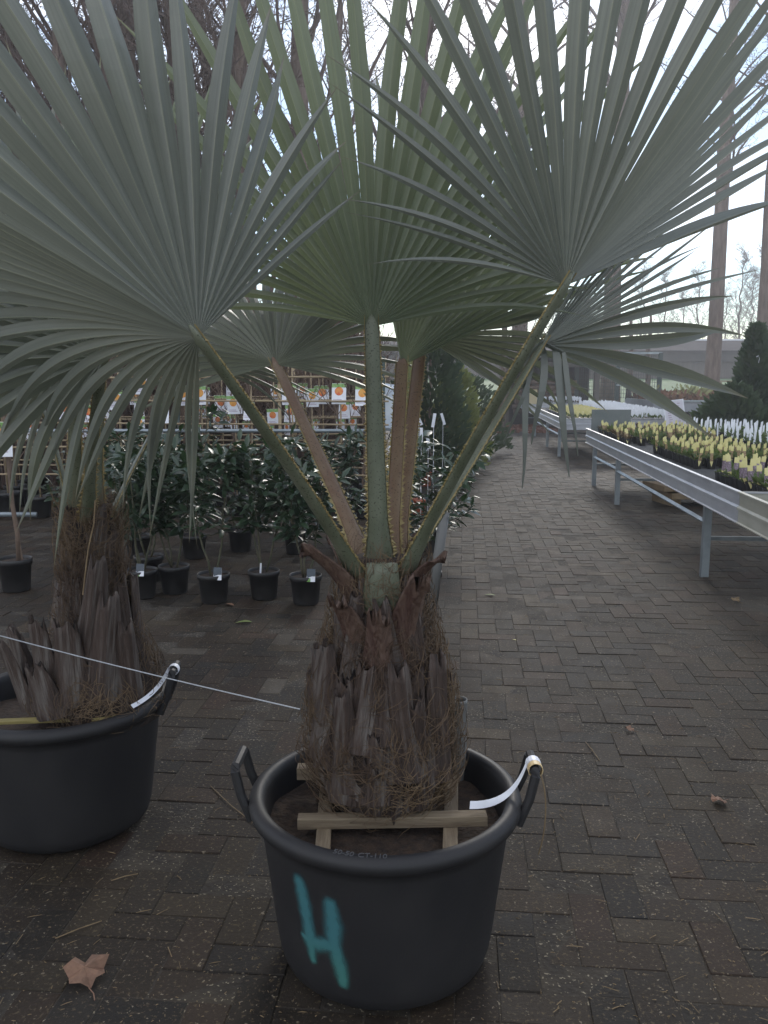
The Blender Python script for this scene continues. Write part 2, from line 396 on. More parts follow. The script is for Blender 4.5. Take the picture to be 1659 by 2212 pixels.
tag(grid_sheet(-6, 60, 28.6, 70, 40, 30, lawn_h).build('lawn', M['lawn'], smooth=True), kind='structure')

# bricks: 90 degree herringbone along the yard frame
UW = .1075
def brick_prof(L, Wd):
    """unit brick, long side x"""
    m = MB(); b = .0026; hx, hy = L / 2, Wd / 2
    vv = []
    for z, i in ((-.045, 0), (-.0026, 0), (0, b)):
        for x, y in ((-1, -1), (1, -1), (1, 1), (-1, 1)): vv.append((x * (hx - i), y * (hy - i), z))
    ff = [(8, 9, 10, 11)]
    for k in range(2):
        for j in range(4):
            q = (j + 1) % 4; ff.append((k * 4 + j, k * 4 + q, k * 4 + 4 + q, k * 4 + 4 + j))
    return vv, ff
bvv, bff = brick_prof(2 * UW - .0022, UW - .0022)
brick_tints = [(.044, .033, .026), (.050, .036, .028), (.036, .029, .024), (.027, .027, .028), (.024, .025, .027), (.062, .047, .033), (.055, .034, .026), (.072, .060, .043), (.040, .035, .030), (.032, .026, .022)]
def pix(p):
    d = p - V((0, 0, 1.5)); y = d.y * math.cos(PITCH) - d.z * math.sin(PITCH)
    if y <= .1: return None
    return 829.5 + F_PX * d.x / y, 1106 - F_PX * (d.y * math.sin(PITCH) + d.z * math.cos(PITCH)) / y
cand = []
org = V((0, 0, 0)); FR = Matrix.Rotation(YARD, 3, 'Z')
for gy in range(10, 310):
    for gx in range(-78, 62):
        k = (gx - gy) % 4
        if k == 0: c = V(((gx + 1) * UW, (gy + .5) * UW, 0)); rz = 0
        elif k == 2: c = V(((gx + .5) * UW, gy * UW, 0)); rz = R(90)
        else: continue
        p = FR @ c
        if p.y > 30 or p.y < 1.3 or (p.y > 12 and p.x < -.6): continue
        q = pix(p)
        if q is None or not (-160 < q[0] < 1820): continue
        if (p - POT).length < .2 or (p - LPOT).length < .2: continue
        if p.x > 5.2: continue
        if p.y > 13 and p.x > 4.6 + .02 * p.y: continue
        cand.append((p, rz, q))
def hidden(p, q): # behind a big pot as seen from the photographer's place
    return (590 < q[0] < 1090 and 1640 < q[1] < 2180) or (-200 < q[0] < 330 and 1420 < q[1] < 1830)
vis = [c for c in cand if 0 <= c[2][0] <= 1659 and c[2][1] < 2230 and not hidden(c[0], c[2])]
vis.sort(key=lambda c: c[0].y)
single = set(id(c) for c in vis[:300])
brick_me = bpy.data.meshes.new('brick'); brick_me.from_pydata(bvv, [], bff); brick_me.materials.append(M['brick_o']); brick_me.update()
field = MB()
def btint():
    t = rnd.choice(brick_tints); g = rnd.uniform(.42, .82)
    return (t[0] * g, t[1] * g * .89, t[2] * g * .78, 1)
for c in cand:
    p, rz, q = c
    z = rnd.uniform(-.0025, .0025)
    e = (rnd.uniform(-.012, .012), rnd.uniform(-.012, .012), rz + YARD + rnd.uniform(-.012, .012))
    t = btint()
    if rnd.random() < .007: t = (.085, .073, .058, 1)
    if id(c) in single:
        o = bpy.data.objects.new('brick', brick_me); col.objects.link(o); o.parent = pav
        o.location = p + V((0, 0, z)); o.rotation_euler = e; o.color = t
    else:
        Mr = Matrix.Rotation(e[2], 3, 'Z') @ Matrix.Rotation(e[0] * .7, 3, 'X') @ Matrix.Rotation(e[1] * .7, 3, 'Y')
        field.add([p + V((0, 0, z)) + Mr @ V(v) for v in bvv], bff); field.c += [t] * len(bvv)
field.build('bricks_beyond', M['brick_a'], pav, kind='stuff')

# ------------------------------------------------------------------ palm leaves
def fan(name, parent, H, A, T, T2=None, rad=.95, half=(95, 95), n=38, split=.42, droop=(.25, .25), sidelen=(.62, .62), seed=1, mt='leaf', pleat=.55, kinks=0, floppy=.06, dstart=.35, taper=1.2):
    """pleated fan blade: A runs along the middle finger, T spans the + side and T2 the - side; fingers are joined up to about `split`"""
    r_ = random.Random(seed); H = V(H); A = V(A).normalized(); T = V(T).normalized(); T2 = V(T2).normalized() if T2 else -T
    nn_ = n if isinstance(n, tuple) else (round(n * half[0] / (half[0] + half[1])), n - round(n * half[0] / (half[0] + half[1])))
    n = nn_[0] + nn_[1]
    fr = [.006, .1, .18, .26, .34, .40, .46, .52, .58, .64, .70, .76, .82, .88, .94, 1.0]
    wv = [r_.uniform(-1, 1) for _ in range(6)]
    def side(a): return 1 if a > 0 else 0
    def length(a): return rad * lerp(1, sidelen[side(a)], sstep(20, half[side(a)], abs(a))) * (1 + .03 * math.sin(a * .11 + wv[0] * 3))
    def ray(a, L):
        ar = R(a); d0 = A * math.cos(ar) + (T if a > 0 else T2) * abs(math.sin(ar)); d0.normalize()
        D = droop[side(a)]
        k = D * (.12 + .88 * sstep(15, half[side(a)] * .95, abs(a)))
        p = H.copy(); pts = []; last = 0
        for f in fr:
            d = d0 + V((0, 0, -1)) * k * max(0, f - dstart * .4) ** 1.3 * 1.9
            d.normalize(); p = p + d * (f - last) * L; last = f; pts.append(p.copy())
        return pts
    ang = [-half[0] + i * half[0] / nn_[0] for i in range(nn_[0])] + [i * half[1] / nn_[1] for i in range(nn_[1] + 1)]
    edges = [ray(a, length(a)) for a in ang]
    sp2 = split if isinstance(split, tuple) else (split, split)
    es = [sp2[side(a)] + r_.uniform(-.06, .06) - (.10 * sstep(.5, 1, abs(a) / half[side(a)])) for a in ang]
    kset = set(r_.sample(range(0, n // 3), min(kinks, n // 3))) if kinks else set()
    m = MB()
    for i in range(n):
        a = (ang[i] + ang[i + 1]) / 2; L = length(a); mid = ray(a, L)
        s0 = (es[i] + es[i + 1]) / 2
        ex = V((r_.gauss(0, 1), r_.gauss(0, 1), r_.gauss(-.3, .8))) * floppy * L
        tw = r_.gauss(0, .35)
        kink = r_.uniform(.45, .62) if i in kset else None
        vv, ff = [], []
        for j, f in enumerate(fr):
            q = max(0, (f - s0) / (1 - s0))
            off = ex * q ** 2
            mp = mid[j] + off
            if kink and f > kink:
                jk = max(x for x in range(len(fr)) if fr[x] <= kink)
                mp = mid[jk] + V((ex.x * 2, ex.y * 2, -1)).normalized() * (f - fr[jk]) * L
            row = []
            for sd_, ed in ((0, edges[i]), (1, edges[i + 1])):
                e = es[i + sd_]; w = (1 - max(0, (f - e) / (1 - e)) ** 1.15) ** taper if f > e else 1.0
                row.append(mp + (ed[j] - mid[j]) * w)
            wd = row[1] - row[0]; hw = wd.length / 2
            dd = (mid[min(j + 1, len(fr) - 1)] - mid[max(j - 1, 0)])
            nn = wd.cross(dd)
            nn = nn.normalized() if nn.length > 1e-9 else V((0, -1, 0))
            if q > 0:   # free fingers twist a little
                for x in (0, 1): row[x] = row[x] + nn * hw * tw * q * (1 if x else -1)
            vv += [row[0], mp + nn * hw * 2 * pleat * lerp(.8, .45, q), row[1]]; cc = (i + .5) / 64; m.c += [(cc, 0, f, 1), (cc, .5, f, 1), (cc, 1, f, 1)]
        for j in range(len(fr) - 1):
            o = j * 3
            ff += [(o, o + 1, o + 4, o + 3), (o + 1, o + 2, o + 5, o + 4)]
        m.add(vv, ff)
    o = m.build(name, M[mt], parent)
    bm = bmesh.new(); bm.from_mesh(o.data); bmesh.ops.remove_doubles(bm, verts=bm.verts, dist=2e-5); bm.to_mesh(o.data); bm.free()
    return o

def petiole(parent, base, hub, bulge, w0=.085, w1=.034, mt='petiole', seed=0, up=None):
    r_ = random.Random(seed); base, hub = V(base), V(hub)
    hub = hub + (hub - base).normalized() * .03; c = (base + hub) / 2 + V(bulge); k = 26; pts = []
    for i in range(k):
        t = i / (k - 1); pts.append(base * (1 - t) ** 2 + c * 2 * t * (1 - t) + hub * t * t)
    m = MB(); th = MB(); vv, ff = [], []; ns = 10
    outw = V((base.x - parent_axis.x, base.y - parent_axis.y, 0)) + V((hub.x - base.x, hub.y - base.y, 0)) * .8
    if outw.length < .03: outw = V((0, -1, 0))
    outw.normalize()
    for i, p in enumerate(pts):
        t = i / (k - 1); d = (pts[min(i + 1, k - 1)] - pts[max(i - 1, 0)]).normalized()
        sd = d.cross(outw).normalized(); nn = sd.cross(d).normalized()
        w = lerp(w0, w0 * .62, sstep(0, .25, t)) if t < .25 else lerp(w0 * .62, w1, (t - .25) / .75)
        w *= 1 - .75 * sstep(.955, 1.0, t)
        h = w * .30
        for j in range(ns):
            an = 2 * math.pi * j / ns
            x = math.cos(an) * w / 2; y = math.sin(an) * h * (1 if math.sin(an) > 0 else .35)
            vv.append(p + sd * x + nn * y)
        if i < k - 1:
            for side in (-1, 1):
                for q in range(3):
                    if t > .93: continue
                    pp = pts[i].lerp(pts[i + 1], (q + r_.uniform(.1, .8)) / 3) + sd * side * w * .485
                    s_ = r_.uniform(.006, .0125) * (1.2 - .7 * t); up_ = d * s_ * .55
                    th.add([pp - up_, pp + up_, pp + sd * side * s_ + d * s_ * r_.uniform(-.8, .9), pp + nn * .0035], [(0, 1, 2), (0, 3, 1), (1, 3, 2), (0, 2, 3)])
            for side in (-1, 1):    # yellow margin
                a0, a1 = pts[i] + sd * side * w * .49, pts[i + 1] + sd * side * w * .478
                th.add([a0 + nn * .0018, a0 - nn * .0018, a0 + sd * side * .0014, a1 + nn * .0018, a1 - nn * .0018, a1 + sd * side * .0014], [(0, 2, 5, 3), (2, 1, 4, 5), (1, 0, 3, 4)])
    for i in range(k - 1):
        for j in range(ns):
            q = (j + 1) % ns; ff.append((i * ns + j, i * ns + q, (i + 1) * ns + q, (i + 1) * ns + j))
    ff += [tuple(range(ns))[::-1], tuple((k - 1) * ns + j for j in range(ns))]
    m.add(vv, ff)
    o = m.build('petiole', M[mt], parent, smooth=True)
    tag(th.build('thorns', M['thorn'], parent), kind='stuff')
    return o

def palm_leaf(palm, hub, base, bulge, pet='petiole', w0=.085, w1=.034, seed=0, **kw):
    lf = part_empty('fan_leaf', hub, palm)
    petiole(lf, base, hub, bulge, mt=pet, seed=seed, w0=w0, w1=w1)
    fan('blade', lf, hub, seed=seed + 50, **kw)
    return lf

# ---- trunk pieces
def boot_mesh(name, mt, L=.22, w0=.14, w1=.062, curl=.03, seed=0, thick=.012):
    r_ = random.Random(seed); nx, nz = 8, 8; m = MB(); vv, ff = [], []
    for s in (0, 1):
        for j in range(nz + 1):
            t = j / nz
            w = lerp(w0, w1, t ** .55) * (1 + .06 * math.sin(t * 7 + seed))
            for i in range(nx + 1):
                u = i / nx * 2 - 1
                x = u * w / 2; bow = -(u * u) * w * .32
                y = -(bow + curl * t * t * 2.2) - (0 if s else thick * (1.15 - .6 * abs(u)) * (1.2 - .4 * t))
                y -= .004 * math.sin(u * 9 + seed) * (1 - s)
                z = t * L + (.030 * r_.uniform(-1, .6) if j == nz else 0)
                vv.append((x, -(-y), z))
    k = (nx + 1) * (nz + 1)
    for j in range(nz):
        for i in range(nx):
            a = j * (nx + 1) + i
            ff.append((a, a + 1, a + nx + 2, a + nx + 1)); ff.append((k + a + 1, k + a, k + a + nx + 1, k + a + nx + 2))
    for j in range(nz):
        for i in (0, nx):
            a = j * (nx + 1) + i; b_ = a + nx + 1
            ff.append((a, b_, k + b_, k + a) if i == 0 else (b_, a, k + a, k + b_))
    for i in range(nx):
        a = nz * (nx + 1) + i; ff.append((a, a + 1, k + a + 1, k + a))
    m.add(vv, ff); return m.mesh(name, M[mt], smooth=True)
BOOTS = [boot_mesh('leaf_base', 'boot', .23, .19, .060, .004, 1, .016), boot_mesh('leaf_base', 'boot', .29, .155, .050, .008, 2, .016), boot_mesh('leaf_base', 'boot', .19, .21, .075, .002, 3, .016), boot_mesh('leaf_base', 'boot', .25, .17, .04, .0, 7, .014)]
BOOT_TOP = [boot_mesh('leaf_base', 'boot_red', .22, .13, .056, .055, 4), boot_mesh('leaf_base', 'boot_red', .20, .12, .055, .035, 5)]
def put_boot(me, trunk, axis, th, z, r, lean, sc=1.0, roll=0):
    o = bpy.data.objects.new('leaf_base', me); col.objects.link(o); o.parent = trunk
    o.location = V((axis.x + r * math.sin(th), axis.y - r * math.cos(th), z)) - wpos(trunk)
    Mx = Matrix.Rotation(th, 3, 'Z') @ Matrix.Rotation(lean, 3, 'X') @ Matrix.Rotation(roll, 3, 'Y')
    o.rotation_euler = Mx.to_euler(); o.scale = (sc, sc, sc * rnd.uniform(.9, 1.15))
    return o
def palm_trunk(palm, axis, z0, z1, rfun, nb, seed, skip_top=0):
    r_ = random.Random(seed)
    prof = [(rfun(lerp(z0, z1, i / 24)), lerp(z0, z1, i / 24)) for i in range(25)]
    tk = MB().lathe(prof, (axis.x, axis.y, 0), 40, cap_top=True, wob=lambda t, z: .012 * mnoise.noise(V((math.cos(t) * 4, math.sin(t) * 4, z * 14)))).build('trunk', M['trunk'], palm, smooth=True)
    for i in range(nb):
        f = i / nb; th = i * 2.39996 + r_.uniform(-.25, .25)
        z = lerp(z0 + .02, z1 - .2, f ** .95) + r_.uniform(-.02, .02)
        r = rfun(z + .03); r2 = rfun(min(z1, z + .22))
        lean = -math.atan2(r2 - r, .2) * -1  # follow the slope of the trunk
        put_boot(r_.choice(BOOTS), tk, axis, th, z, r - .010, math.atan2(r - r2, .22) * -1 + r_.uniform(.05, .16) * (1 - .75 * f), r_.uniform(.75, 1.2) * (1 - .25 * f), r_.uniform(-.2, .2))
    return tk
def fibres(palm, axis, z0, z1, rfun, count, seed):
    r_ = random.Random(seed); m = MB()
    tufts = [(r_.uniform(0, 6.283), lerp(z0, z1, r_.random() ** .9), r_.uniform(-.9, .9)) for _ in range(count // 16)]
    for k in range(count):
        if r_.random() < .78:
            t0, zc, lean = r_.choice(tufts); th = t0 + r_.gauss(0, .20); z = zc + r_.gauss(0, .022); tilt = lean + r_.gauss(0, .5)
        else:
            th = r_.uniform(0, 6.283); z = r_.uniform(z0, z1); tilt = r_.uniform(-1.4, 1.4)
        L = r_.uniform(.03, .13); wd = r_.uniform(.0006, .0012); pts = []
        base_o = .006 if r_.random() < .66 else .03
        ang = tilt; outv = r_.uniform(.0, .022); cu = r_.gauss(0, 1.3)
        for q in range(5):
            s = q / 4
            rr = rfun(min(z1, max(z0, z))) + base_o + outv * s + .012 * math.sin(s * 3.1)
            pts.append(V((axis.x + rr * math.sin(th), axis.y - rr * math.cos(th), z)))
            ang2 = ang + cu * s
            th += math.sin(ang2) * L / 4 / max(rr, .05); z += math.cos(ang2) * L / 4 * (1 if r_.random() < .97 else -1)
        z = 0
        m.tube(pts, [wd, wd, wd * .9, wd * .7, wd * .3], 3, cap=False)
    return tag(m.build('trunk_fibres', M['fibre'], palm), kind='stuff')

# ------------------------------------------------------------------ the potted palm in the middle
TAX = POT + V((-.008, .055, 0))
def rmain(z):
    ks = [(.34, .10), (.40, .125), (.46, .155), (.53, .178), (.59, .178), (.68, .160), (.78, .133), (.90, .098), (1.0, .078), (1.08, .066)]
    for (a, ra), (b_, rb) in zip(ks, ks[1:]):
        if z <= b_: return lerp(ra, rb, max(0, (z - a)) / (b_ - a))
    return ks[-1][1]
palm = empty('fan_palm', TAX + V((0, 0, .38)), 'fan palm with bulging fibrous trunk in the tub sprayed with a turquoise letter', 'palm tree', 'fan palms in big tubs')
parent_axis = TAX
tk = palm_trunk(palm, TAX, .38, 1.05, rmain, 34, 3)
for th, z, me, ln, sc in ((-1.0, .92, 0, .22, .85), (.95, .93, 0, .10, .72), (-.62, .80, 1, .04, 1.0), (.50, .80, 1, .02, 1.1), (2.5, .9, 0, .0, .8), (-2.3, .88, 0, .0, .8), (-.05, .72, 1, -.1, 1.0)):
    put_boot(BOOT_TOP[me], tk, TAX, th, z, rmain(z) - .012, ln, sc)
for th, z, bi, sc, ro in ((.42, .53, 1, 1.05, -.10), (.30, .74, 1, .85, -.16), (-.38, .60, 0, .95, .10), (-.12, .47, 2, .85, .05), (.62, .44, 0, .75, -.12), (-.72, .46, 1, .95, .14), (1.05, .50, 1, 1.0, -.1), (-1.15, .55, 1, 1.0, .12), (.02, .62, 0, .8, .05), (-.78, .72, 1, .8, .12), (.85, .70, 1, .85, -.12), (.18, .41, 3, .7, .1)):
    r0, r1 = rmain(z + .03), rmain(min(1.08, z + .25))
    put_boot(BOOTS[bi], tk, TAX, th, z, r0 + .003, -math.atan2(r0 - r1, .24) + .10, sc, ro)
fibres(palm, TAX, .38, 1.02, rmain, 3900, 5)
stub = MB(); sb = TAX + V((.0, -.098, 0))   # the cut green stump of a leaf in front
stub.lathe([(.046, .93), (.050, .95), (.046, .99), (.041, 1.03), (.038, 1.055)], (0, 0, 0), 14, cap_bottom=True, cap_top=True)
stub.v = [(x * 1.0 + sb.x, y * .45 + sb.y, z) for x, y, z in stub.v]
stub.build('cut_leaf_stump', M['petiole'], palm, smooth=True)

cz = 1.0
HB = dict(L1=V((-.372, 1.75, 1.58)), M=V((-.03, 2.15, 1.624)), R=V((.381, 1.85, 1.693)), BL=V((-.322, 2.6, 1.539)), BR=V((.112, 2.6, 1.623)), M2=V((.049, 2.4, 1.533)), RR=V((.406, 2.25, 1.583)))
palm_leaf(palm, HB['L1'], TAX + V((-.05, -.03, cz)), (.05, .0, -.04), seed=11, A=(-.80, -.22, .54), T=(.55, .28, .75), T2=(-.28, .80, -.30), rad=1.12, half=(98, 100), n=(24, 16), split=(.34, .42), droop=(.85, .10), sidelen=(.74, .42), mt='leaf_back', floppy=.035)
palm_leaf(palm, HB['M'], TAX + V((-.005, .0, cz)), (0, -.02, 0), seed=12, w0=.08, A=(0.02, -.05, 1), T=(1, .10, .12), T2=(-1, .10, .12), rad=1.10, half=(86, 86), n=28, split=.34, taper=1.4, droop=(.30, .30), sidelen=(.5, .52), mt='leaf_green', floppy=.035)
palm_leaf(palm, HB['R'], TAX + V((.045, -.03, cz)), (-.05, .0, -.05), seed=13, A=(.47, -.15, .88), T=(.72, .62, .32), T2=(-.85, -.12, .40), rad=1.08, half=(104, 92), n=(16, 14), split=(.24, .36), taper=1.45, droop=(.22, .04), sidelen=(.40, .95), mt='leaf_back', floppy=.04)
palm_leaf(palm, HB['BL'], TAX + V((-.03, .05, cz)), (.03, -.04, -.04), pet='petiole_brown', w0=.075, seed=14, A=(-.12, .66, .74), T=(1, 0, .12), T2=(-1, 0, .1), rad=.55, half=(115, 115), n=30, split=.42, droop=(.3, .3), sidelen=(.8, .8), mt='leaf', floppy=.06)
palm_leaf(palm, HB['BR'], TAX + V((.03, .06, cz)), (.0, -.02, -.03), pet='petiole_brown', w0=.07, seed=15, A=(.85, .40, .26), T=(.1, .4, .85), T2=(.45, -.2, -.5), rad=.68, half=(70, 80), n=24, split=.36, droop=(.25, .1), sidelen=(.7, .72), mt='leaf', floppy=.09)
palm_leaf(palm, HB['M2'], TAX + V((.02, .03, cz)), (.0, -.02, -.02), pet='petiole_brown', w0=.06, seed=16, A=(.50, .25, .86), T=(.9, .25, -.25), T2=(-.9, .2, .35), rad=1.05, half=(38, 42), n=17, split=.45, droop=(.1, .2), sidelen=(.9, .8), mt='leaf_green', floppy=.05)
palm_leaf(palm, HB['RR'], TAX + V((.05, .03, cz)), (-.03, .0, -.06), seed=17, w0=.07, A=(.86, .38, .34), T=(.05, .6, .72), T2=(-.05, .1, -.95), rad=.74, half=(34, 58), n=(5, 14), split=.30, droop=(.35, .05), sidelen=(.8, .8), mt='leaf_back', floppy=.06)
extra = MB()
for u0, v0, u1, v1, w in ((1140, 770, 1125, 1055, .02), (1175, 760, 1150, 960, .022), (1195, 745, 1228, 1030, .026), (1150, 780, 1090, 960, .014), (1215, 760, 1245, 985, .016)):
    a0, a1 = P(u0, v0, 2.28), P(u1, v1, 2.26); k = 7
    extra.ribbon([a0.lerp(a1, i / k) + V((.004 * math.sin(i * .8 + u0), -.03 * math.sin(math.pi * i / k), 0)) for i in range(k + 1)], [w * .7, w, w, w * .9, w * .75, w * .55, w * .35, .002], (1, .35, .1))
    extra.tube([a0, HB['RR'] + V((.0, .0, .01))], [w * .3, w * .15], 4)
extra.c = [(.3, .3, .6, 1)] * len(extra.v)
extra.build('hanging_fingers', M['leaf_back'], palm)

# ------------------------------------------------------------------ big tubs
def tub(loc, label, seed, rot=0, mark=False):
    loc = V(loc); t = empty('plant_tub', loc, label, 'pot', 'big dark tubs with two handles')
    prof = [(0, .004), (.20, .004), (.245, .010), (.268, .030), (.277, .06), (.283, .10), (.300, .24), (.318, .38), (.322, .405), (.335, .410), (.346, .420), (.350, .434), (.346, .447), (.335, .455), (.322, .456), (.312, .449), (.306, .436), (.303, .42), (.292, .33), (.285, .28)]
    MB().lathe(prof, loc, 96).build('tub_wall', M['pot'], t, smooth=True)
    so = MB(); rr = [0, .06, .12, .18, .23, .27, .302]; n = 40; vv = []; ff = []
    for i, r in enumerate(rr):
        for j in range(n):
            a = 2 * math.pi * j / n
            vv.append(loc + V((r * math.cos(a), r * math.sin(a), .372 + .018 * mnoise.noise(V((r * math.cos(a) * 9, r * math.sin(a) * 9, seed))))))
    for i in range(len(rr) - 1):
        for j in range(n):
            q = (j + 1) % n; ff.append((i * n + j, i * n + q, (i + 1) * n + q, (i + 1) * n + j))
    so.add(vv, ff).build('soil', M['soil'], t, smooth=True)
    for s in (0, math.pi):
        a = rot + s; d = V((math.cos(a), math.sin(a), 0)); e = V((-math.sin(a), math.cos(a), 0)); hw = .062
        pts = [loc + d * .336 + e * hw * 1.1 + V((0, 0, .395)), loc + d * .362 + e * hw * 1.05 + V((0, 0, .46)), loc + d * .376 + e * hw + V((0, 0, .52)), loc + d * .377 + e * (hw - .012) + V((0, 0, .528)),
               loc + d * .377 - e * (hw - .012) + V((0, 0, .528)), loc + d * .376 - e * hw + V((0, 0, .52)), loc + d * .362 - e * hw * 1.05 + V((0, 0, .46)), loc + d * .336 - e * hw * 1.1 + V((0, 0, .395))]
        MB().tube(pts, .0125, 8).build('handle', M['pot'], t)
    if mark:
        strokes = [[(-39.4, .342), (-38.2, .29), (-37.2, .23), (-37.0, .199), (-36.6, .135)], [(-24.0, .312), (-23.3, .25), (-24.0, .202), (-21.5, .145), (-20.2, .098)], [(-41.0, .192), (-36.3, .184), (-31, .190), (-28.0, .196), (-24.0, .190)]]
        wid = [[.036, .042, .036, .044, .022], [.034, .046, .038, .038, .026], [.016, .050, .040, .036, .032]]
        m = MB(); vv = []; ff = []; nx, nz = 64, 96
        for j in range(nz + 1):
            z = lerp(.06, .38, j / nz); r = .3 + (z - .24) / .14 * .018 + .0016
            for i in range(nx + 1):
                a = lerp(-48, -12, i / nx); x = R(a) * r; best = 0
                for st, ws in zip(strokes, wid):
                    for k in range(len(st) - 1):
                        p0 = V((R(st[k][0]) * r, st[k][1])); p1 = V((R(st[k + 1][0]) * r, st[k + 1][1])); pq = V((x, z)); dd = p1 - p0
                        tt = max(0, min(1, (pq - p0).dot(dd) / dd.length_squared)); w = lerp(ws[k], ws[k + 1], tt)
                        dist = (pq - p0 - dd * tt).length + .004 * mnoise.noise(V((x * 60, z * 60, 3)))
                        best = max(best, 1 - sstep(w * .08, w * .78, dist))
                vv.append(loc + V((r * math.sin(R(a)), -r * math.cos(R(a)), z)))
                m.c.append((best * .88, sstep(.24, .10, z) * .7, 0, 1))
        for j in range(nz):
            for i in range(nx):
                k = j * (nx + 1) + i; ff.append((k, k + 1, k + nx + 2, k + nx + 1))
        m.add(vv, ff); pm = m.build('spray_letter', M['paint'], t, smooth=True); pm['label'] = 'turquoise sprayed letter H'
        def rim_text(s, a0):
            cu = bpy.data.curves.new('stamp', 'FONT'); cu.body = s; cu.size = .021; cu.extrude = .0006; cu.align_x = 'CENTER'; cu.align_y = 'CENTER'
            cu.materials.append(M['stamp']); tmp = bpy.data.objects.new('stamp_curve', cu); me = bpy.data.meshes.new_from_object(tmp); bpy.data.objects.remove(tmp)
            o = bpy.data.objects.new('rim_stamp', me); col.objects.link(o); o.parent = t
            a = R(a0); r = .3275
            o.location = (r * math.sin(a), -r * math.cos(a), .4568); o.rotation_euler = (R(6), 0, a)
        M['stamp'] = mat('worn stamp', (.075, .075, .08), .6)
        rim_text('50-50', -16.5); rim_text('CT-110', -5)
    return t
tub1 = tub(POT, 'big dark plastic tub with turquoise sprayed H on its side', 1, rot=R(-2), mark=True)
tub2 = tub(LPOT, 'big plain dark plastic tub with a yellow lath inside its rim', 2, rot=R(4))

# planks in the tub
def plank(c, size, rz, mt, label, tilt=0, ends=(0, 0)):
    c = V(c); o = empty('plank', c, label, 'plank', 'planks bracing the palm in its tub') if False else None
    m = MB(); rot = Matrix.Rotation(rz, 3, 'Z') @ Matrix.Rotation(tilt, 3, 'Y')
    m.box(c, size, rot=rot, bev=.0015)
    ob = m.build('plank', M[mt], None, org=c)
    return tag(ob, label, 'plank', 'planks bracing the palm in its tub')
plank(POT + V((.018, -.088, .412)), (.47, .034, .028), R(1.0), 'wood', 'weathered plank lying across the front of the tub soil', tilt=R(-.5))
plank(POT + V((-.155, -.01, .388)), (.036, .50, .022), R(2), 'wood_y', 'weathered batten under the cross plank, left of the palm trunk', 0)
plank(POT + V((.170, -.01, .388)), (.036, .50, .022), R(-5), 'wood_y', 'weathered batten under the cross plank, on the white tag side', 0)
plank(POT + V((-.19, .13, .435)), (.10, .036, .034), R(0), 'wood', 'plank end poking out behind the fibrous palm trunk', 0)

# white tag on the handle and its tail
hp = POT + V((.377, -.012, .528))
def bez(ps, n=14):
    out = []
    ps = [V(p) for p in ps]
    for i in range(n + 1):
        t = i / n; q = ps
        while len(q) > 1: q = [q[k].lerp(q[k + 1], t) for k in range(len(q) - 1)]
        out.append(q[0])
    return out
tg = MB()
ring = [hp + V((.0185 * math.cos(a), -.012, .0185 * math.sin(a))) for a in [i * 2 * math.pi / 14 for i in range(15)]]
tg.ribbon(ring, .026, (0, 1, 0))
strip = bez([hp + V((-.015, -.01, .008)), hp + V((-.04, -.03, -.05)), hp + V((-.075, -.055, -.09)), hp + V((-.165, -.06, -.085))])
tg.ribbon(strip, .019, (.1, .35, .93))
tgo = tg.build('tub_tag', M['tag'], None, org=hp)
tag(tgo, 'white loop tag on the handle of the sprayed tub', 'tag', 'white tags on tub handles')
st = MB(); ring2 = [hp + V((.0182 * math.cos(a), -.037, .0182 * math.sin(a))) for a in [i * 2 * math.pi / 14 for i in range(15)]]
st.ribbon(ring2, .02, (0, 1, 0)).build('sticker', M['tag_yellow'], tgo)
tl = MB(); tl.ribbon(bez([hp + V((.012, -.04, -.01)), hp + V((.035, -.05, -.06)), hp + V((.03, -.05, -.17)), hp + V((.012, -.05, -.225))]), [.008] + [.003] * 13 + [.002], (1, .3, .2))
tl.build('tail_strip', M['straw'], tgo)
# the letter tag of the other tub
hp2 = LPOT + V((.377 * math.cos(R(4)), .377 * math.sin(R(4)) - .01, .528))
tg = MB()
ring = [hp2 + V((.0175 * math.cos(a), -.0, .0175 * math.sin(a))) for a in [i * 2 * math.pi / 14 for i in range(15)]]
tg.ribbon(ring, .022, (0, 1, 0))
tg.ribbon(bez([hp2 + V((-.016, 0, .0)), hp2 + V((-.03, -.05, -.035)), hp2 + V((-.045, -.12, -.05)), hp2 + V((-.085, -.20, -.052))]), .014, (-.6, .2, .75))
tag(tg.build('tub_tag', M['tag'], None, org=hp2), 'white loop tag on the handle of the plain tub', 'tag', 'white tags on tub handles')
m = MB(); a0 = LPOT + V((-.24, -.20, .428)); a1 = LPOT + V((.235, -.185, .440))
m.box((a0 + a1) / 2, ((a1 - a0).length, .028, .010), rot=Matrix.Rotation(math.atan2(a1.y - a0.y, a1.x - a0.x), 3, 'Z') @ Matrix.Rotation(R(-1.5), 3, 'Y'), bev=.001)
tag(m.build('lath', M['lath'], None, org=(a0 + a1) / 2), 'flat yellow lath lying inside the plain tub', 'lath')
# grey pipe stub standing in the soil
m = MB(); pb = POT + V((.206, .215, 0))
m.lathe([(.023, .36), (.025, .60), (.025, .61), (.0225, .61), (.0215, .595), (.02, .40)], pb, 24)
tag(m.build('watering_pipe', M['pvc'], None, org=pb + V((0, 0, .36)), smooth=True), 'short grey watering pipe standing in the tub behind the palm trunk', 'pipe')
# taut cord
m = MB(); c0, c1 = P(648, 1532, 1.96), P(-90, 1349, 2.42)
m.tube([c0.lerp(c1, i / 12) + V((0, 0, -.006 * math.sin(math.pi * i / 12))) for i in range(13)], .0016, 6)
tag(m.build('cord', M['string'], None, org=c0), 'thin taut grey cord tied from the palm trunk past the plain tub', 'cord')

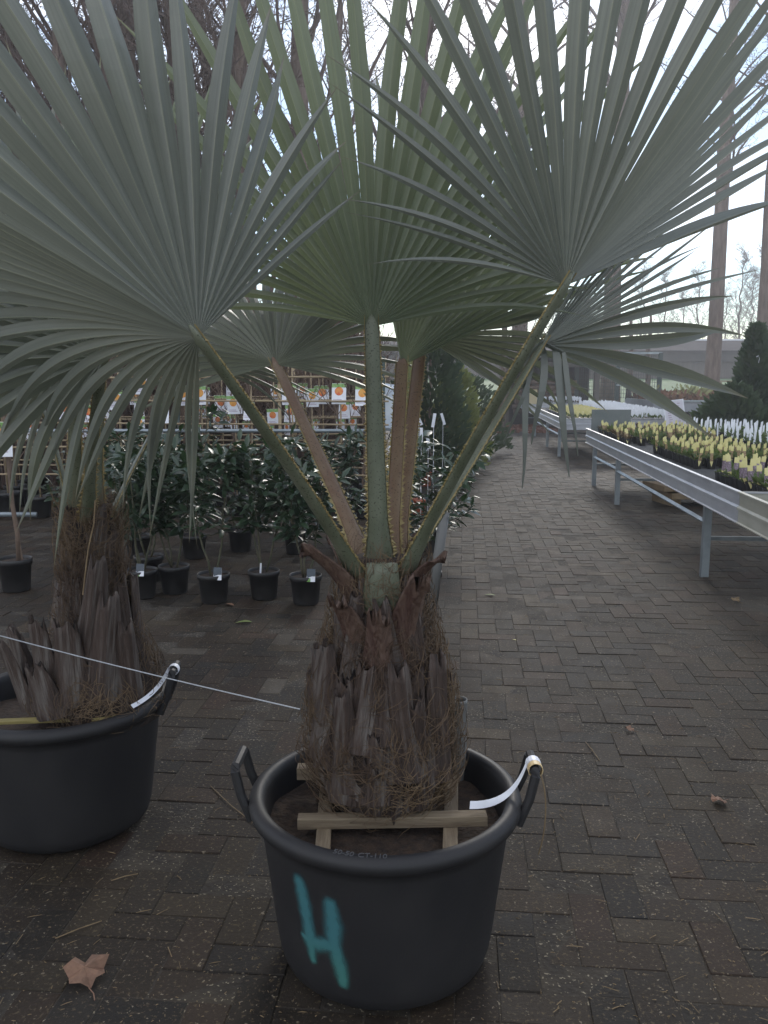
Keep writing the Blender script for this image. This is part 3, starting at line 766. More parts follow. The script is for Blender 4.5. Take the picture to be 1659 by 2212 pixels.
# ------------------------------------------------------------------ second palm, in the plain tub
LAX = LPOT + V((.13, .0, 0))
def rleft(z):
    ks = [(.36, .20), (.46, .205), (.56, .16), (.70, .098), (.85, .078), (1.0, .072), (1.1, .066)]
    for (a, ra), (b_, rb) in zip(ks, ks[1:]):
        if z <= b_: return lerp(ra, rb, max(0, (z - a)) / (b_ - a))
    return ks[-1][1]
palm2 = empty('fan_palm', LAX + V((0, 0, .38)), 'fan palm with slimmer shaggy trunk and grey stubs in the plain tub', 'palm tree', 'fan palms in big tubs')
parent_axis = LAX
tk2 = palm_trunk(palm2, LAX, .38, 1.09, rleft, 46, 9)
for th, z, ln, sc, rr in ((-.75, .50, .10, 1.0, .20), (-.2, .48, .0, 1.15, .2), (.35, .47, -.02, 1.2, .19), (.1, .62, .05, 1.0, .15), (-1.3, .47, .2, .95, .23), (.9, .46, .0, 1.0, .2), (-.5, .44, .12, .9, .235), (-1.0, .44, .2, .8, .24)):
    put_boot(rnd.choice(BOOTS), tk2, LAX, th, z, rr - .01, ln, sc, rnd.uniform(-.2, .2))
fibres(palm2, LAX, .40, 1.09, rleft, 3200, 15)
cz = 1.05
palm_leaf(palm2, P(150, 765, 2.62), LAX + V((-.05, -.02, cz)), (.02, .0, 0), seed=31, w0=.07, A=(-.60, -.15, .72), T=(.72, .35, .5), T2=(-.5, .2, -.6), rad=.85, half=(95, 90), n=34, droop=(1.0, .2), sidelen=(.7, .6), mt='leaf_back', floppy=.06)
palm_leaf(palm2, P(222, 735, 2.95), LAX + V((.0, .03, cz)), (0, -.02, 0), seed=32, w0=.075, A=(.10, .1, .98), T=(1, 0, .1), T2=(-1, 0, .1), rad=.95, half=(85, 80), n=34, droop=(.4, .4), sidelen=(.6, .6), mt='leaf_green', floppy=.05)
palm_leaf(palm2, P(412, 795, 2.95), LAX + V((.06, .0, cz)), (-.04, -.0, -.02), seed=33, w0=.06, w1=.03, A=(.30, .75, .5), T=(.75, .2, -.1), T2=(-.8, .2, -.1), rad=.60, half=(95, 95), n=28, droop=(.5, .5), sidelen=(.7, .7), mt='leaf', floppy=.08)
palm_leaf(palm2, P(30, 745, 2.75), LAX + V((-.06, .0, cz)), (.03, .0, .06), seed=34, w0=.06, A=(-.45, -.2, .85), T=(.85, .1, .35), T2=(-.7, -.1, -.2), rad=.80, half=(95, 95), n=34, droop=(.9, .5), sidelen=(.7, .7), mt='leaf_back', floppy=.08)
palm_leaf(palm2, P(225, 770, 2.45), LAX + V((.01, -.06, cz)), (0, -.05, 0), seed=36, w0=.055, w1=.028, A=(-.75, -.25, .35), T=(.4, .4, .8), T2=(.1, -.2, -.9), rad=.62, half=(70, 45), n=16, split=.3, droop=(1.0, .6), sidelen=(.8, .9), mt='leaf', floppy=.1)
m = MB(); s0 = P(205, 1085, 2.58)
m.tube([P(206, 1080, 2.60), P(203, 1130, 2.575), P(190, 1190, 2.56), P(184, 1240, 2.55), P(179, 1285, 2.55)], .0022, 5)
tag(m.build('leaf_thread', M['straw'], palm2), kind='stuff')

# ------------------------------------------------------------------ nursery pots with laurels
def leaf_mesh(name, mt, L=.1, w=.036, fold=.3, curl=.2):
    m = MB(); vv = []; ff = []
    for i, (t, ww) in enumerate(((0, .08), (.2, .72), (.48, 1.0), (.78, .62), (1, .02))):
        z = -curl * L * t * t
        vv += [(-w / 2 * ww, t * L, z + fold * w / 2 * ww), (0, t * L, z), (w / 2 * ww, t * L, z + fold * w / 2 * ww)]
    for i in range(4):
        a = i * 3; ff += [(a, a + 1, a + 4, a + 3), (a + 1, a + 2, a + 5, a + 4)]
    m.add(vv, ff); return m
LLEAF = leaf_mesh('leaf', 'laurel'); LLEAF_ME = LLEAF.mesh('leaf', M['laurel'], smooth=True)
def small_pot(parent, loc, r=.108, h=.2, mt='potsmall'):
    loc = V(loc)
    MB().lathe([(0, .003), (r * .76, .003), (r * .80, .012), (r * .93, h * .82), (r * 1.0, h * .82), (r * 1.02, h * .99), (r * .99, h), (r * .95, h * .985), (r * .93, h * .9)], loc, 32).build('pot', M[mt], parent, smooth=True)
    MB().lathe([(0, h * .91), (r * .5, h * .915), (r * .945, h * .9)], loc, 20).build('soil', M['soil'], parent, smooth=True)
def orient(d, up=V((0, 0, 1)), roll=0):
    y = d.normalized(); x = y.cross(up)
    x = x.normalized() if x.length > 1e-4 else V((1, 0, 0)); z = x.cross(y)
    Mx = Matrix((x, y, z)).transposed(); return Mx @ Matrix.Rotation(roll, 3, 'Y')
def card(parent, c, rz, tilt, w=.055, h=.085, kind='laurel', name='label_card'):
    m = MB(); rot = Matrix.Rotation(rz, 3, 'Z') @ Matrix.Rotation(tilt, 3, 'X'); c = V(c)
    m.box(c, (w, .0016, h), rot=rot, mi=0)
    def patch(x0, x1, z0, z1, mi, y=-.0014): m.add([c + rot @ V((x, y, z)) for x, z in ((x0 * w, z0 * h), (x1 * w, z0 * h), (x1 * w, z1 * h), (x0 * w, z1 * h))], [(0, 1, 2, 3)], mi)
    if kind == 'laurel':
        patch(-.5, .5, -.08, .5, 1); patch(-.5, -.05, -.5, -.22, 2)
        m.add([c + rot @ V((x * w, -.0014, z * h)) for x, z in ((-.46, -.08), (-.46, -.2), (.1, -.08))], [(0, 1, 2)], 1)
        return m.build(name, [M['tag'], M['print_dark'], M['print_green']], parent)
    else:
        nn = 12; rr = .3 * w; cz_ = .12 * h; fr_ = 3 if kind == 'orange' else 1
        patch(-.5, .5, .3, .49, 2)
        m.add([c + rot @ V((rr * math.cos(2 * math.pi * i / nn), -.0022, cz_ + rr * math.sin(2 * math.pi * i / nn))) for i in range(nn)], [tuple(range(nn))], fr_)
        patch(-.4, .2, -.3, -.26, 4); patch(-.4, .3, -.38, -.34, 4)
        return m.build(name, [M['tag'], M['apple'], M['print_green'], M['orange'], M['ink']], parent)
def laurel(loc, H, label, seed, dens=1.0, spread=.24, cardpos=None, nparts=42, potr=.108, low=.28, group='young laurels in black nursery pots'):
    r_ = random.Random(seed); loc = V(loc); t = empty('potted_laurel', loc, label, 'shrub', group)
    small_pot(t, loc, potr)
    st = MB(); leaves = []
    ns = r_.choice((2, 3, 3))
    for k in range(ns):
        a = 2 * math.pi * k / ns + r_.uniform(-.5, .5); p = loc + V((.02 * math.cos(a), .02 * math.sin(a), .18))
        hh = H * r_.uniform(.78, 1.0); lean = V((math.cos(a), math.sin(a), 0)) * spread * r_.uniform(.3, .75)
        pts = [p + V((0, 0, (hh - .18) * q / 8)) + lean * (q / 8) ** .8 + V((r_.gauss(0, .006), r_.gauss(0, .006), 0)) for q in range(9)]
        st.tube(pts, [.0085 - .0007 * q for q in range(9)], 6)
        for q in range(int(20 * dens)):
            f = lerp(low, 1, r_.random() ** .8); i0 = min(7, int(f * 8)); b0 = pts[i0].lerp(pts[i0 + 1], f * 8 - i0)
            an = r_.uniform(0, 6.283); d = V((math.cos(an), math.sin(an), r_.uniform(.35, 1.0))).normalized(); Lb = r_.uniform(.08, .24) * (1.15 - .5 * f) * (spread / .24)
            e = b0 + d * Lb; st.tube([b0, b0 + d * Lb * .5, e], [.003, .0025, .0015], 4, cap=False)
            nl = r_.randint(6, 9)
            for j in range(nl):
                fj = (j + 1) / nl; pj = b0.lerp(e, fj); aa = j * 2.4 + r_.uniform(-.4, .4)
                sx = orient(d); out = (sx @ V((math.cos(aa), .55 + .5 * fj, math.sin(aa)))).normalized(); out.z = out.z * .65 - .08
                leaves.append((pj, out.normalized(), r_.uniform(.75, 1.2), r_.uniform(-.7, .7)))
    st.build('stems', M['stem'], t, smooth=True)
    leaves.sort(key=lambda q: q[0].y)
    fo = MB()
    step = max(1, len(leaves) // 2 // max(1, nparts))
    pick = set(range(0, step * nparts, step))
    for i, (p, d, s, ro) in enumerate(leaves):
        Mx = orient(d, roll=ro)
        if i in pick:
            o = bpy.data.objects.new('leaf', LLEAF_ME); col.objects.link(o); o.parent = t; o.location = p - loc; o.rotation_euler = Mx.to_euler(); o.scale = (s, s, s)
        else: fo.add([p + Mx @ (V(v) * s) for v in LLEAF.v], LLEAF.f)
    tag(fo.build('foliage', M['laurel'], t, smooth=True), kind='stuff')
    if cardpos: card(t, loc + V(cardpos), R(-6), R(-12))
    return t
G = lambda u, v: (lambda d: V((0, 0, 1.5)) + d * (1.5 / -d.z))(P(u, v, 1) - V((0, 0, 1.5)))
cp = (.03, -.10, .215)
laurel(G(308, 1290), 1.02, 'laurel in black pot with picture card beside the shaggy palm trunk', 101, cardpos=(.02, -.10, .215), spread=.26)
laurel(G(318, 1268) + V((-.03, .18, 0)), 1.15, 'laurel half hidden behind the laurel next to the shaggy palm trunk', 102, nparts=20)
laurel(G(378, 1280), 1.0, 'laurel in black pot without card, fallen pale leaf on its soil', 103, spread=.22)
laurel(G(463, 1300), 1.08, 'laurel in black pot with slanted picture card, under the hanging palm fingers', 104, cardpos=(.045, -.09, .215), spread=.25)
laurel(G(571, 1292), 1.1, 'laurel in black pot with a thin white stick label', 105, spread=.24)
laurel(G(661, 1303), 1.02, 'laurel in black pot with picture card beside the bulging palm trunk', 106, cardpos=(.045, -.10, .215), spread=.24)
laurel(G(920, 1295), 1.0, 'laurel in black pot behind the leaning grey pipe', 107, spread=.34, low=.2, dens=1.1)
for k, (u, v, H, sd) in enumerate(((210, 1235, 1.1, 111), (300, 1205, 1.05, 112), (420, 1205, 1.25, 113), (520, 1190, 1.05, 114), (640, 1195, 1.2, 115), (740, 1185, 1.05, 116), (930, 1190, 1.0, 117))):
    laurel(G(u, v), H, 'taller laurel in the second row, between the front laurels and the fruit trees', sd, nparts=0, dens=1.0, spread=.30, low=.15, group='laurels of the second row')
m = MB(); c0 = G(571, 1290) + V((-.01, -.075, .22)); m.box(c0, (.012, .002, .075), rot=Matrix.Rotation(R(4), 3, 'Y'))
tag(m.build('stick_label', M['tag'], None, org=c0), 'thin white stick label in a laurel pot', 'label')
m = MB(); lm = leaf_mesh('l', 'tag', .07, .028)
def fallen(u, v, mt, label, size=1.0, rz=0, cat='leaf', shape=None, z=.006, tilt=.15):
    p = G(u, v); p.z = z; mm = MB(); src = shape or lm
    Mx = Matrix.Rotation(rz, 3, 'Z') @ Matrix.Rotation(tilt, 3, 'X')
    mm.add([p + Mx @ (V(q) * size) for q in src.v], src.f)
    return tag(mm.build('fallen_leaf', M[mt], None, org=p), label, cat, 'leaves lying on the pavement')
maple = MB(); mo = [(.004, -.032), (.016, -.020), (.034, -.016), (.036, .004), (.050, .018), (.034, .026), (.020, .046), (.006, .042), (-.012, .050), (-.022, .034), (-.040, .024), (-.032, .006), (-.034, -.014), (-.014, -.020)]
maple.add([(x, y, .013 * math.sin(x * 95 + 1) * math.cos(y * 75) + .010 + 6 * x * x) for x, y in mo] + [(0, .015, .014)], [(i, (i + 1) % 14, 14) for i in range(14)])
maple.tube([(0, -.03, .003), (.006, -.05, .004), (.004, -.07, .008)], .0012, 4)
fallen(186, 2118, 'dryleaf', 'curled brown leaf lying between the plain tub and the photograph foreground' if False else 'big curled brown leaf lying on bricks in front of the plain tub', 1.25, .5, shape=maple, z=.008)
fallen(1555, 1735, 'dryleaf', 'small ragged brown leaf on open bricks beside the sprayed tub', .7, 2.0, shape=maple, z=.006)
fallen(1362, 1580, 'dryleaf', 'tiny brown leaf scrap under the benches', .5, 1.0, shape=maple)
fallen(545, 1346, 'greenleaf', 'yellow green leaf lying in front of the laurel pots', 1.5, 1.6)
fallen(1070, 1288, 'greenleaf', 'pale leaf lying on the path right of the grey pipe' if False else 'pale leaf lying on the open path near the grey pipe', 1.1, 1.3)
fallen(505, 1310, 'dryleaf', 'thin leaf lying between two laurel pots', 1.2, .9)
fallen(1115, 1385, 'lab_yellow', 'tiny yellow petal on the open path', .35, .9)
fallen(1590, 1300, 'straw', 'pale crumpled leaf in the shade under the aluminium bench', .8, .4, shape=maple)
def straw(pts, label, r=.0016):
    m = MB(); q = [G(*a) + V((0, 0, .004 + .004 * (i % 2))) for i, a in enumerate(pts)]; m.tube(q, r, 5)
    tag(m.build('straw', M['straw'], None, org=q[0]), label, 'straw', 'straws on the pavement')
dp = P(682, 716, 2.78); dm = MB(); Mx = Matrix.Rotation(R(70), 3, 'X') @ Matrix.Rotation(R(25), 3, 'Z')
dm.add([dp + Mx @ (V(q) * 1.7) for q in maple.v], maple.f)
tag(dm.build('dead_leaf', M['dryleaf'], None, org=dp), 'curled brown dead leaf caught in a palm fan behind the bulging trunk', 'leaf')
straw([(455, 1700), (500, 1745), (560, 1790)], 'long bent straw leaning towards the sprayed tub')
straw([(240, 1905), (270, 1898), (298, 1890)], 'short pale straw in front of the plain tub')
straw([(120, 2030), (170, 2012), (220, 1992)], 'thin long straw near the big brown leaf')
straw([(1265, 1605), (1280, 1625), (1295, 1645)], 'thin straw on open bricks behind the white tag')
litter = MB(); rl = random.Random(77)
for k in range(1500):
    u = rl.uniform(-100, 1760); v = 1330 + 880 * rl.random() ** 1.3; p = G(u, v)
    if (p - POT).length < .3 or (p - LPOT).length < .3: continue
    p.z = .003; L = rl.uniform(.003, .012) if rl.random() < .85 else rl.uniform(.02, .05); a = rl.uniform(0, 6.28); w = rl.uniform(.001, .0028)
    d = V((math.cos(a), math.sin(a), 0)) * L / 2; e = V((-math.sin(a), math.cos(a), 0)) * w / 2
    litter.add([p - d - e, p + d - e, p + d + e, p - d + e, p + V((0, 0, .0022))], [(0, 1, 4), (1, 2, 4), (2, 3, 4), (3, 0, 4)])
tag(litter.build('ground_litter', M['straw']), 'bits of straw and grit scattered over the bricks', 'litter', kind='stuff')
# leaning grey pipe
m = MB(); b0, b1 = G(930, 1313), P(963, 1113, 5.42)
b1 = V((b1.x, b0.y + .05, b1.z)); b0.z = -.02
m.tube([b0, b0.lerp(b1, .5), b1], .034, 20)
tag(m.build('leaning_pipe', M['pvc'], None, org=b0, smooth=True), 'grey plastic pipe leaning upright beside a laurel pot', 'pipe')

# ------------------------------------------------------------------ young fruit trees and their rack (behind the laurels)
def young_tree_proto(seed, kind):
    r_ = random.Random(seed); t = empty('young_fruit_tree', (0, 0, 0), 'x', 'tree', 'young fruit trees in the bamboo rack')
    small_pot(t, (0, 0, 0), .13, .24)
    m = MB(); H = 2.0; pts = [V((r_.gauss(0, .012), r_.gauss(0, .012), .2 + (H - .2) * i / 9)) for i in range(10)]
    m.tube(pts, [.013 - .0009 * i for i in range(10)], 6)
    m.build('trunk', M['bark_thin'], t, smooth=True)
    b = MB()
    for k in range(17):
        f = lerp(.35, .98, r_.random()); i0 = min(8, int(f * 9)); p = pts[i0]; a = r_.uniform(0, 6.28); d = V((math.cos(a), math.sin(a), r_.uniform(.7, 1.8))).normalized(); L = r_.uniform(.25, .6)
        q = [p, p + d * L * .5 + V((r_.gauss(0, .02), r_.gauss(0, .02), 0)), p + d * L + V((0, 0, .06))]
        b.tube(q, [.005, .004, .002], 4, cap=False)
        for z in range(4):
            s = q[1].lerp(q[2], r_.random()); dd = V((r_.uniform(-1, 1), r_.uniform(-1, 1), 1)).normalized(); b.tube([s, s + dd * r_.uniform(.05, .18)], [.0025, .0012], 3, cap=False)
    b.build('branches', M['bark_thin'], t)
    MB().tube([(.03, -.02, .15), (.035 + r_.gauss(0, .02), -.02, 1.75)], .008, 6).build('cane', M['cane'], t, smooth=True)
    card(t, (.01, -.05, 1.22 + r_.uniform(-.12, .12)), r_.uniform(-.5, .5), r_.uniform(-.25, .1), .14, .20, kind)
    if r_.random() < .6: card(t, (-.03, -.06, .92 + r_.uniform(-.12, .12)), r_.uniform(-.6, .6), r_.uniform(-.25, .1), .10, .15, kind)
    return t
protos = [young_tree_proto(s, k) for s, k in ((1, 'apple'), (2, 'orange'), (3, 'apple'), (4, 'orange'), (5, 'apple'))]
names = ['apple', 'orange', 'apple', 'orange', 'apple']
k = 0; rf = random.Random(21)
spots = [(lerp(-5.3, -.15, i / 17) + rf.uniform(-.08, .08), row, i) for row in (9.3, 10.0, 10.9) for i in range(18)]
for x, y, i in spots:
    pi = rf.randrange(5); pr = protos[pi]
    y2 = y + rf.uniform(-.12, .12)
    o = pr if k == pi and k < 5 and pr.get('used') is None and False else dup(pr)
    o.location = (x, y2, 0); o.rotation_euler = (0, 0, rf.uniform(-.5, .5)); s = rf.uniform(.88, 1.12); o.scale = (s, s, s)
    fruit = 'red' if names[pi] == 'apple' else 'orange'
    o['label'] = {9.3: 'bare young fruit tree with %s fruit card in the front rack row', 10.0: 'bare young fruit tree with %s fruit card in the middle rack row', 10.9: 'bare young fruit tree with %s fruit card in the rack row nearest the brush'}[y] % fruit
    k += 1
for pr in protos:
    for ch in list(pr.children): bpy.data.objects.remove(ch, do_unlink=True)
    bpy.data.objects.remove(pr, do_unlink=True)
for row, nm in ((9.15, 'front'), (10.0, 'middle'), (10.75, 'back')):
    t = empty('cane_rack', (-2.7, row, 0), 'horizontal bamboo canes tied along the %s row of fruit trees' % nm, 'rack', 'bamboo racks holding the fruit trees')
    for z in (.48, .78, 1.02, 1.26, 1.5):
        MB().tube([(-5.6, row + rf.uniform(-.04, .04), z + rf.uniform(-.03, .03)), (-2.7, row, z), (.05, row + rf.uniform(-.04, .04), z + rf.uniform(-.03, .03))], .011, 6).build('cane', M['cane'], t, smooth=True)
    for x in (-5.5, -4.4, -3.3, -2.2, -1.1, 0):
        MB().tube([(x, row + .02, 0), (x + rf.uniform(-.02, .02), row + .02, 1.72)], .016 if row > 9.5 else .02, 6).build('upright', M['fence'] if x in (-2.2, 0) and row < 9.5 else M['cane'], t, smooth=True)
for z, x0, x1, lb in ((.06, -5.6, -3.7, 'pale steel tube lying low along the pavement edge of the rack'), (.95, -5.6, .0, 'pale steel rail running along the rack at chest height')):
    m = MB(); m.tube([(x0, 9.02, z), ((x0 + x1) / 2, 9.02, z), (x1, 9.02, z)], .028 if z < .5 else .02, 10)
    tag(m.build('steel_rail', M['steel'], None, org=(x0, 9.02, z), smooth=True), lb, 'rail')
# small tree in a pot at the left edge
c0 = G(36, 1275); t = empty('potted_young_tree', c0, 'bare young tree with two stems in a black pot beside the plain tub', 'tree')
small_pot(t, c0, .118, .235)
m = MB(); pp = [c0 + V((.03 - .05 * i / 8, 0, .2 + 1.7 * i / 8)) + V((.01 * math.sin(i * 2), .0, 0)) for i in range(9)]; m.tube(pp, [.019 - .0013 * i for i in range(9)], 8)
m.build('trunk', M['bark_thin'], t, smooth=True)
m = MB(); m.tube([c0 + V((.055, .0, .2)), c0 + V((.0, .0, .75)), c0 + V((-.02, .0, 1.5))], [.009, .007, .005], 6)
for k in range(10):
    p = rf.choice(pp[3:]); a = rf.uniform(0, 6.28); d = V((math.cos(a), math.sin(a) * .6, 1)).normalized(); m.tube([p, p + d * .2, p + d * .42 + V((0, 0, .06))], [.005, .004, .002], 4, cap=False)
m.build('branches', M['bark_thin'], t)
card(t, c0 + V((-.02, -.06, 1.08)), .2, -.1, .16, .24, 'orange')

# brush hedge behind the rack: bare twiggy shrubs
def brush_mesh(seed, H=2.4, rad=.75, n=300):
    r_ = random.Random(seed); m = MB()
    for k in range(n):
        a = r_.uniform(0, 6.28); rr = rad * r_.random() ** .6; p = V((rr * math.cos(a) * .7, rr * math.sin(a) * .5, 0)); hh = H * r_.uniform(.6, 1.0); d = V((math.cos(a) * rr * .35, math.sin(a) * rr * .25, hh))
        q = [p, p + d * .4 + V((r_.gauss(0, .05), r_.gauss(0, .05), 0)), p + d * .75 + V((r_.gauss(0, .08), r_.gauss(0, .05), 0)), p + d]
        m.tube(q, [.011, .009, .006, .003], 3, cap=False)
        for z in range(7):
            s = q[1].lerp(q[3], r_.random()); dd = V((r_.uniform(-1, 1), r_.uniform(-1, 1), r_.uniform(.3, 1.6))).normalized(); L = r_.uniform(.15, .5)
            e = s + dd * L; m.tube([s, e], [.0045, .002], 3, cap=False)
    return m.mesh('branches', M['brush'])
BR_ME = [brush_mesh(s) for s in (1, 2, 3)]
for i in range(12):
    for row in (0, 1):
        x = lerp(-8.5, -.9, i / 11) + .35 * row; y = 12.0 + .9 * row + rf.uniform(-.2, .2)
        o = bpy.data.objects.new('bare_shrub', BR_ME[(i + row) % 3]); col.objects.link(o); o.location = (x, y, 0); s = rf.uniform(.95, 1.2); o.scale = (s, s, s * rf.uniform(.9, 1.1)); o.rotation_euler = (0, 0, rf.uniform(0, 6))
        tag(o, 'brown bare twiggy shrub of the row right behind the fruit racks' if row == 0 else 'brown bare twiggy shrub of the second row behind the fruit racks', 'shrub', 'brushwood row behind the fruit racks')

# ------------------------------------------------------------------ tall bare trees
def bare_tree(seed, H, r0, limb_from=.12, nl=46, spread=.26, up=1.5, fine=9):
    r_ = random.Random(seed); tr = MB(); tw = MB()
    k = 14; pts = [V((r_.gauss(0, .03) * i * .35, r_.gauss(0, .03) * i * .35, H * i / k)) for i in range(k + 1)]
    pts[0] = V((0, 0, -.2))
    def tap(f): return r0 * (1 - f) ** .8 + .012
    tr.tube(pts, [tap(i / k) * (1.35 if i == 0 else 1) for i in range(k + 1)], 10)
    def at(f): i = min(k - 1, int(f * k)); return pts[i].lerp(pts[i + 1], f * k - i)
    for l_ in range(nl):
        f = lerp(limb_from, .97, (l_ + r_.random()) / nl); b0 = at(f); a = r_.uniform(0, 6.28)
        d = V((math.cos(a), math.sin(a), up * r_.uniform(.6, 1.2))).normalized(); L = H * spread * (1.08 - f) * r_.uniform(.7, 1.25) + .5
        q = [b0]; dd = d.copy()
        for s in range(5):
            dd = (dd + V((r_.gauss(0, .16), r_.gauss(0, .16), r_.uniform(-.02, .2)))).normalized(); q.append(q[-1] + dd * L / 5)
        rr = max(.012, tap(f) * .34); tw.tube(q, [rr * (1 - .16 * s) for s in range(6)], 5, cap=False)
        for s2 in range(fine):
            g = r_.uniform(.2, 1) * 5; i = min(4, int(g)); p = q[i].lerp(q[i + 1], g - i); a2 = r_.uniform(0, 6.28)
            d2 = (dd * .6 + V((math.cos(a2), math.sin(a2), r_.uniform(-.2, .9)))).normalized(); L2 = r_.uniform(.35, 1.1) * min(1.2, L / 2)
            m2 = p + d2 * L2 * .5 + V((r_.gauss(0, .05), r_.gauss(0, .05), .03)); e2 = p + d2 * L2 + V((0, 0, .10 * L2))
            tw.tube([p, m2, e2], [.011, .008, .004], 3, cap=False)
            for s3 in range(7):
                pp = p.lerp(e2, r_.uniform(.2, 1)); a3 = r_.uniform(0, 6.28); d3 = (d2 * .5 + V((math.cos(a3), math.sin(a3), r_.uniform(-.5, .8)))).normalized(); L3 = r_.uniform(.12, .42)
                e3 = pp + d3 * L3; tw.tube([pp, e3], [.0055, .003], 3, cap=False)
                for s4 in range(2):
                    c = pp.lerp(e3, r_.uniform(.4, 1)) ; u = .013
                    tw.add([c + V((-u, 0, 0)), c + V((u, 0, 0)), c + V((0, u * .7, u * 1.8)), c + V((0, -u * .7, u * 1.5))], [(0, 1, 2), (1, 0, 3), (0, 2, 3), (1, 3, 2)])
    return tr.mesh('trunk', M['bark'], smooth=True), tw.mesh('crown', M['twig'])
TV = [bare_tree(1, 17, .17, .10, 48, .20, 1.9, 9), bare_tree(2, 19, .20, .12, 46, .22, 1.6, 9), bare_tree(3, 15, .14, .08, 46, .22, 1.5, 9), bare_tree(4, 20, .22, .34, 34, .24, .9, 8), bare_tree(5, 9, .09, .12, 34, .26, 1.2, 8)]
def put_tree(u, Y, var, label, sc=1.0, rz=0, z=0, group='tall bare trees behind the yard'):
    p = P(u, 815, Y); t = empty('bare_tree', (p.x, Y, z), label, 'tree', group)
    for nm, me in zip(('trunk', 'crown'), TV[var]):
        o = bpy.data.objects.new(nm, me); col.objects.link(o); o.parent = t
    t.scale = (sc, sc, sc); t.rotation_euler = (0, 0, rz)
lb_l = 'tall slender bare tree of the dense stand behind the brushwood'
for i, (u, Y, va) in enumerate(((-60, 15, 0), (70, 16.5, 1), (165, 14.5, 2), (240, 18, 0), (305, 15.5, 1), (395, 16, 2), (470, 19, 0), (535, 15, 0), (655, 17, 1), (745, 22, 2), (10, 20, 2), (350, 21, 0))):
    put_tree(u, Y, va, lb_l, 1 + .06 * ((i * 7) % 3 - 1), i * 1.3)
put_tree(905, 19, 1, 'straight bare tree with thick trunk standing behind the middle palm leaf', 1.0, 2.1)
put_tree(1120, 30, 3, 'bare tree standing between the middle and the drooping palm leaves', 1.3, .7)
put_tree(1318, 31, 3, 'bare high-branched tree rising through the leaning palm leaf', 1.45, 3.0)
put_tree(1085, 24, 4, 'small bare tree behind the path end', 1.0, 1.0)
put_tree(1640, 27, 3, 'bare tree with high crown beside the thick trunk in the heath bed', 1.0, 5.2, .5)
tt = P(1537, 830, 27.5); t = empty('thick_tree', (tt.x, 27.5, .75), 'tree with thick straight bare trunk rising from the rusty groundcover bed', 'tree')
m = MB(); m.tube([(tt.x, 27.5, .5), (tt.x, 27.5, 1.1), (tt.x + .02, 27.5, 3), (tt.x - .02, 27.5, 8), (tt.x + .05, 27.5, 16)], [.33, .25, .225, .20, .10], 14); m.build('trunk', M['bark'], t, smooth=True)
o = bpy.data.objects.new('crown', TV[3][1]); col.objects.link(o); o.parent = t; o.location = (0, 0, 0); o.scale = (.9, .9, .9)
for i, (u, Y, sc) in enumerate(((1590, 52, 1.0), (1640, 55, 1.1), (1500, 54, .9), (1430, 56, .9), (1380, 60, 1.0), (1700, 53, 1.0), (1310, 58, .8), (1200, 50, .9), (1560, 58, .8), (1470, 60, .8), (1615, 60, .95))):
    put_tree(u, Y, 4, 'distant bare bushy tree behind the long shed', sc * .85, i, 1.3, 'distant trees behind the long shed')

# ------------------------------------------------------------------ long shed, gate, log store, bed on the right
t = empty('long_shed', (14, 46, 1.4), 'long low shed with brown walls and white roof edge beyond the lawn', 'building')
MB().box((14, 48, 2.0), (60, 4, 1.62)).build('wall', M['shedwall'], t)
MB().box((14, 45.9, 2.62), (60, .3, .52)).build('fascia', M['sheddark'], t)
m = MB(); m.add([(-16, 45.4, 2.90), (44, 45.4, 2.90), (44, 50.5, 3.62), (-16, 50.5, 3.62), (-16, 45.4, 2.84), (44, 45.4, 2.84), (44, 50.5, 3.5), (-16, 50.5, 3.5)], [(0, 1, 2, 3), (5, 4, 7, 6), (0, 4, 5, 1), (3, 2, 6, 7), (0, 3, 7, 4), (1, 5, 6, 2)])
m.build('roof', M['shedroof'], t)
for i in range(12): MB().box((-13.6 + 5 * i, 50.5, 3.66), (4.9, .2, .09)).build('roof_edge', M['whiteedge'], t)
# gate
gy = 27.6; gz = .85
t = empty('mesh_gate', (P(1330, 830, gy).x, gy, gz), 'dark green steel mesh gate with double posts before the lawn', 'gate')
for u in (1245, 1333, 1424):
    x = P(u, 830, gy).x; MB().box((x, gy, gz + .68), (.13 if u != 1333 else .10, .10, 1.5)).build('post', M['fence'], t)
xa, xb, xm = P(1245, 830, gy).x, P(1424, 830, gy).x, P(1333, 830, gy).x
MB().box(((xa + xb) / 2, gy, gz + 1.42), (xb - xa + .1, .07, .06)).build('top_rail', M['steel'], t)
for a, b_ in ((xa, xm), (xm, xb)):
    m = MB(); n = 16
    for i in range(n + 1): m.box((lerp(a + .07, b_ - .07, i / n), gy, gz + .68), (.010, .010, 1.36))
    for i in range(12): m.box(((a + b_) / 2, gy + .012, gz + .03 + i * .118), (b_ - a - .1, .010, .010))
    tag(m.build('mesh_panel', M['fence'], t), kind='stuff')
MB().box((xm + .02, gy - .08, gz + .42), (.12, .06, .05)).build('lock', M['steel'], t)
for u, lb in ((1360, 'gnarled thin trunk behind the mesh gate by its middle post'), (1398, 'gnarled thin trunk behind the mesh gate by its end post')):
    x = P(u, 830, 28.5).x; m = MB(); m.tube([(x + rf.uniform(-.06, .06), 28.5, .8 + .45 * i) for i in range(7)], [.11, .09, .10, .08, .07, .06, .04], 8)
    tag(m.build('thin_trunk', M['bark'], None, org=(x, 28.5, .8), smooth=True), lb, 'tree')
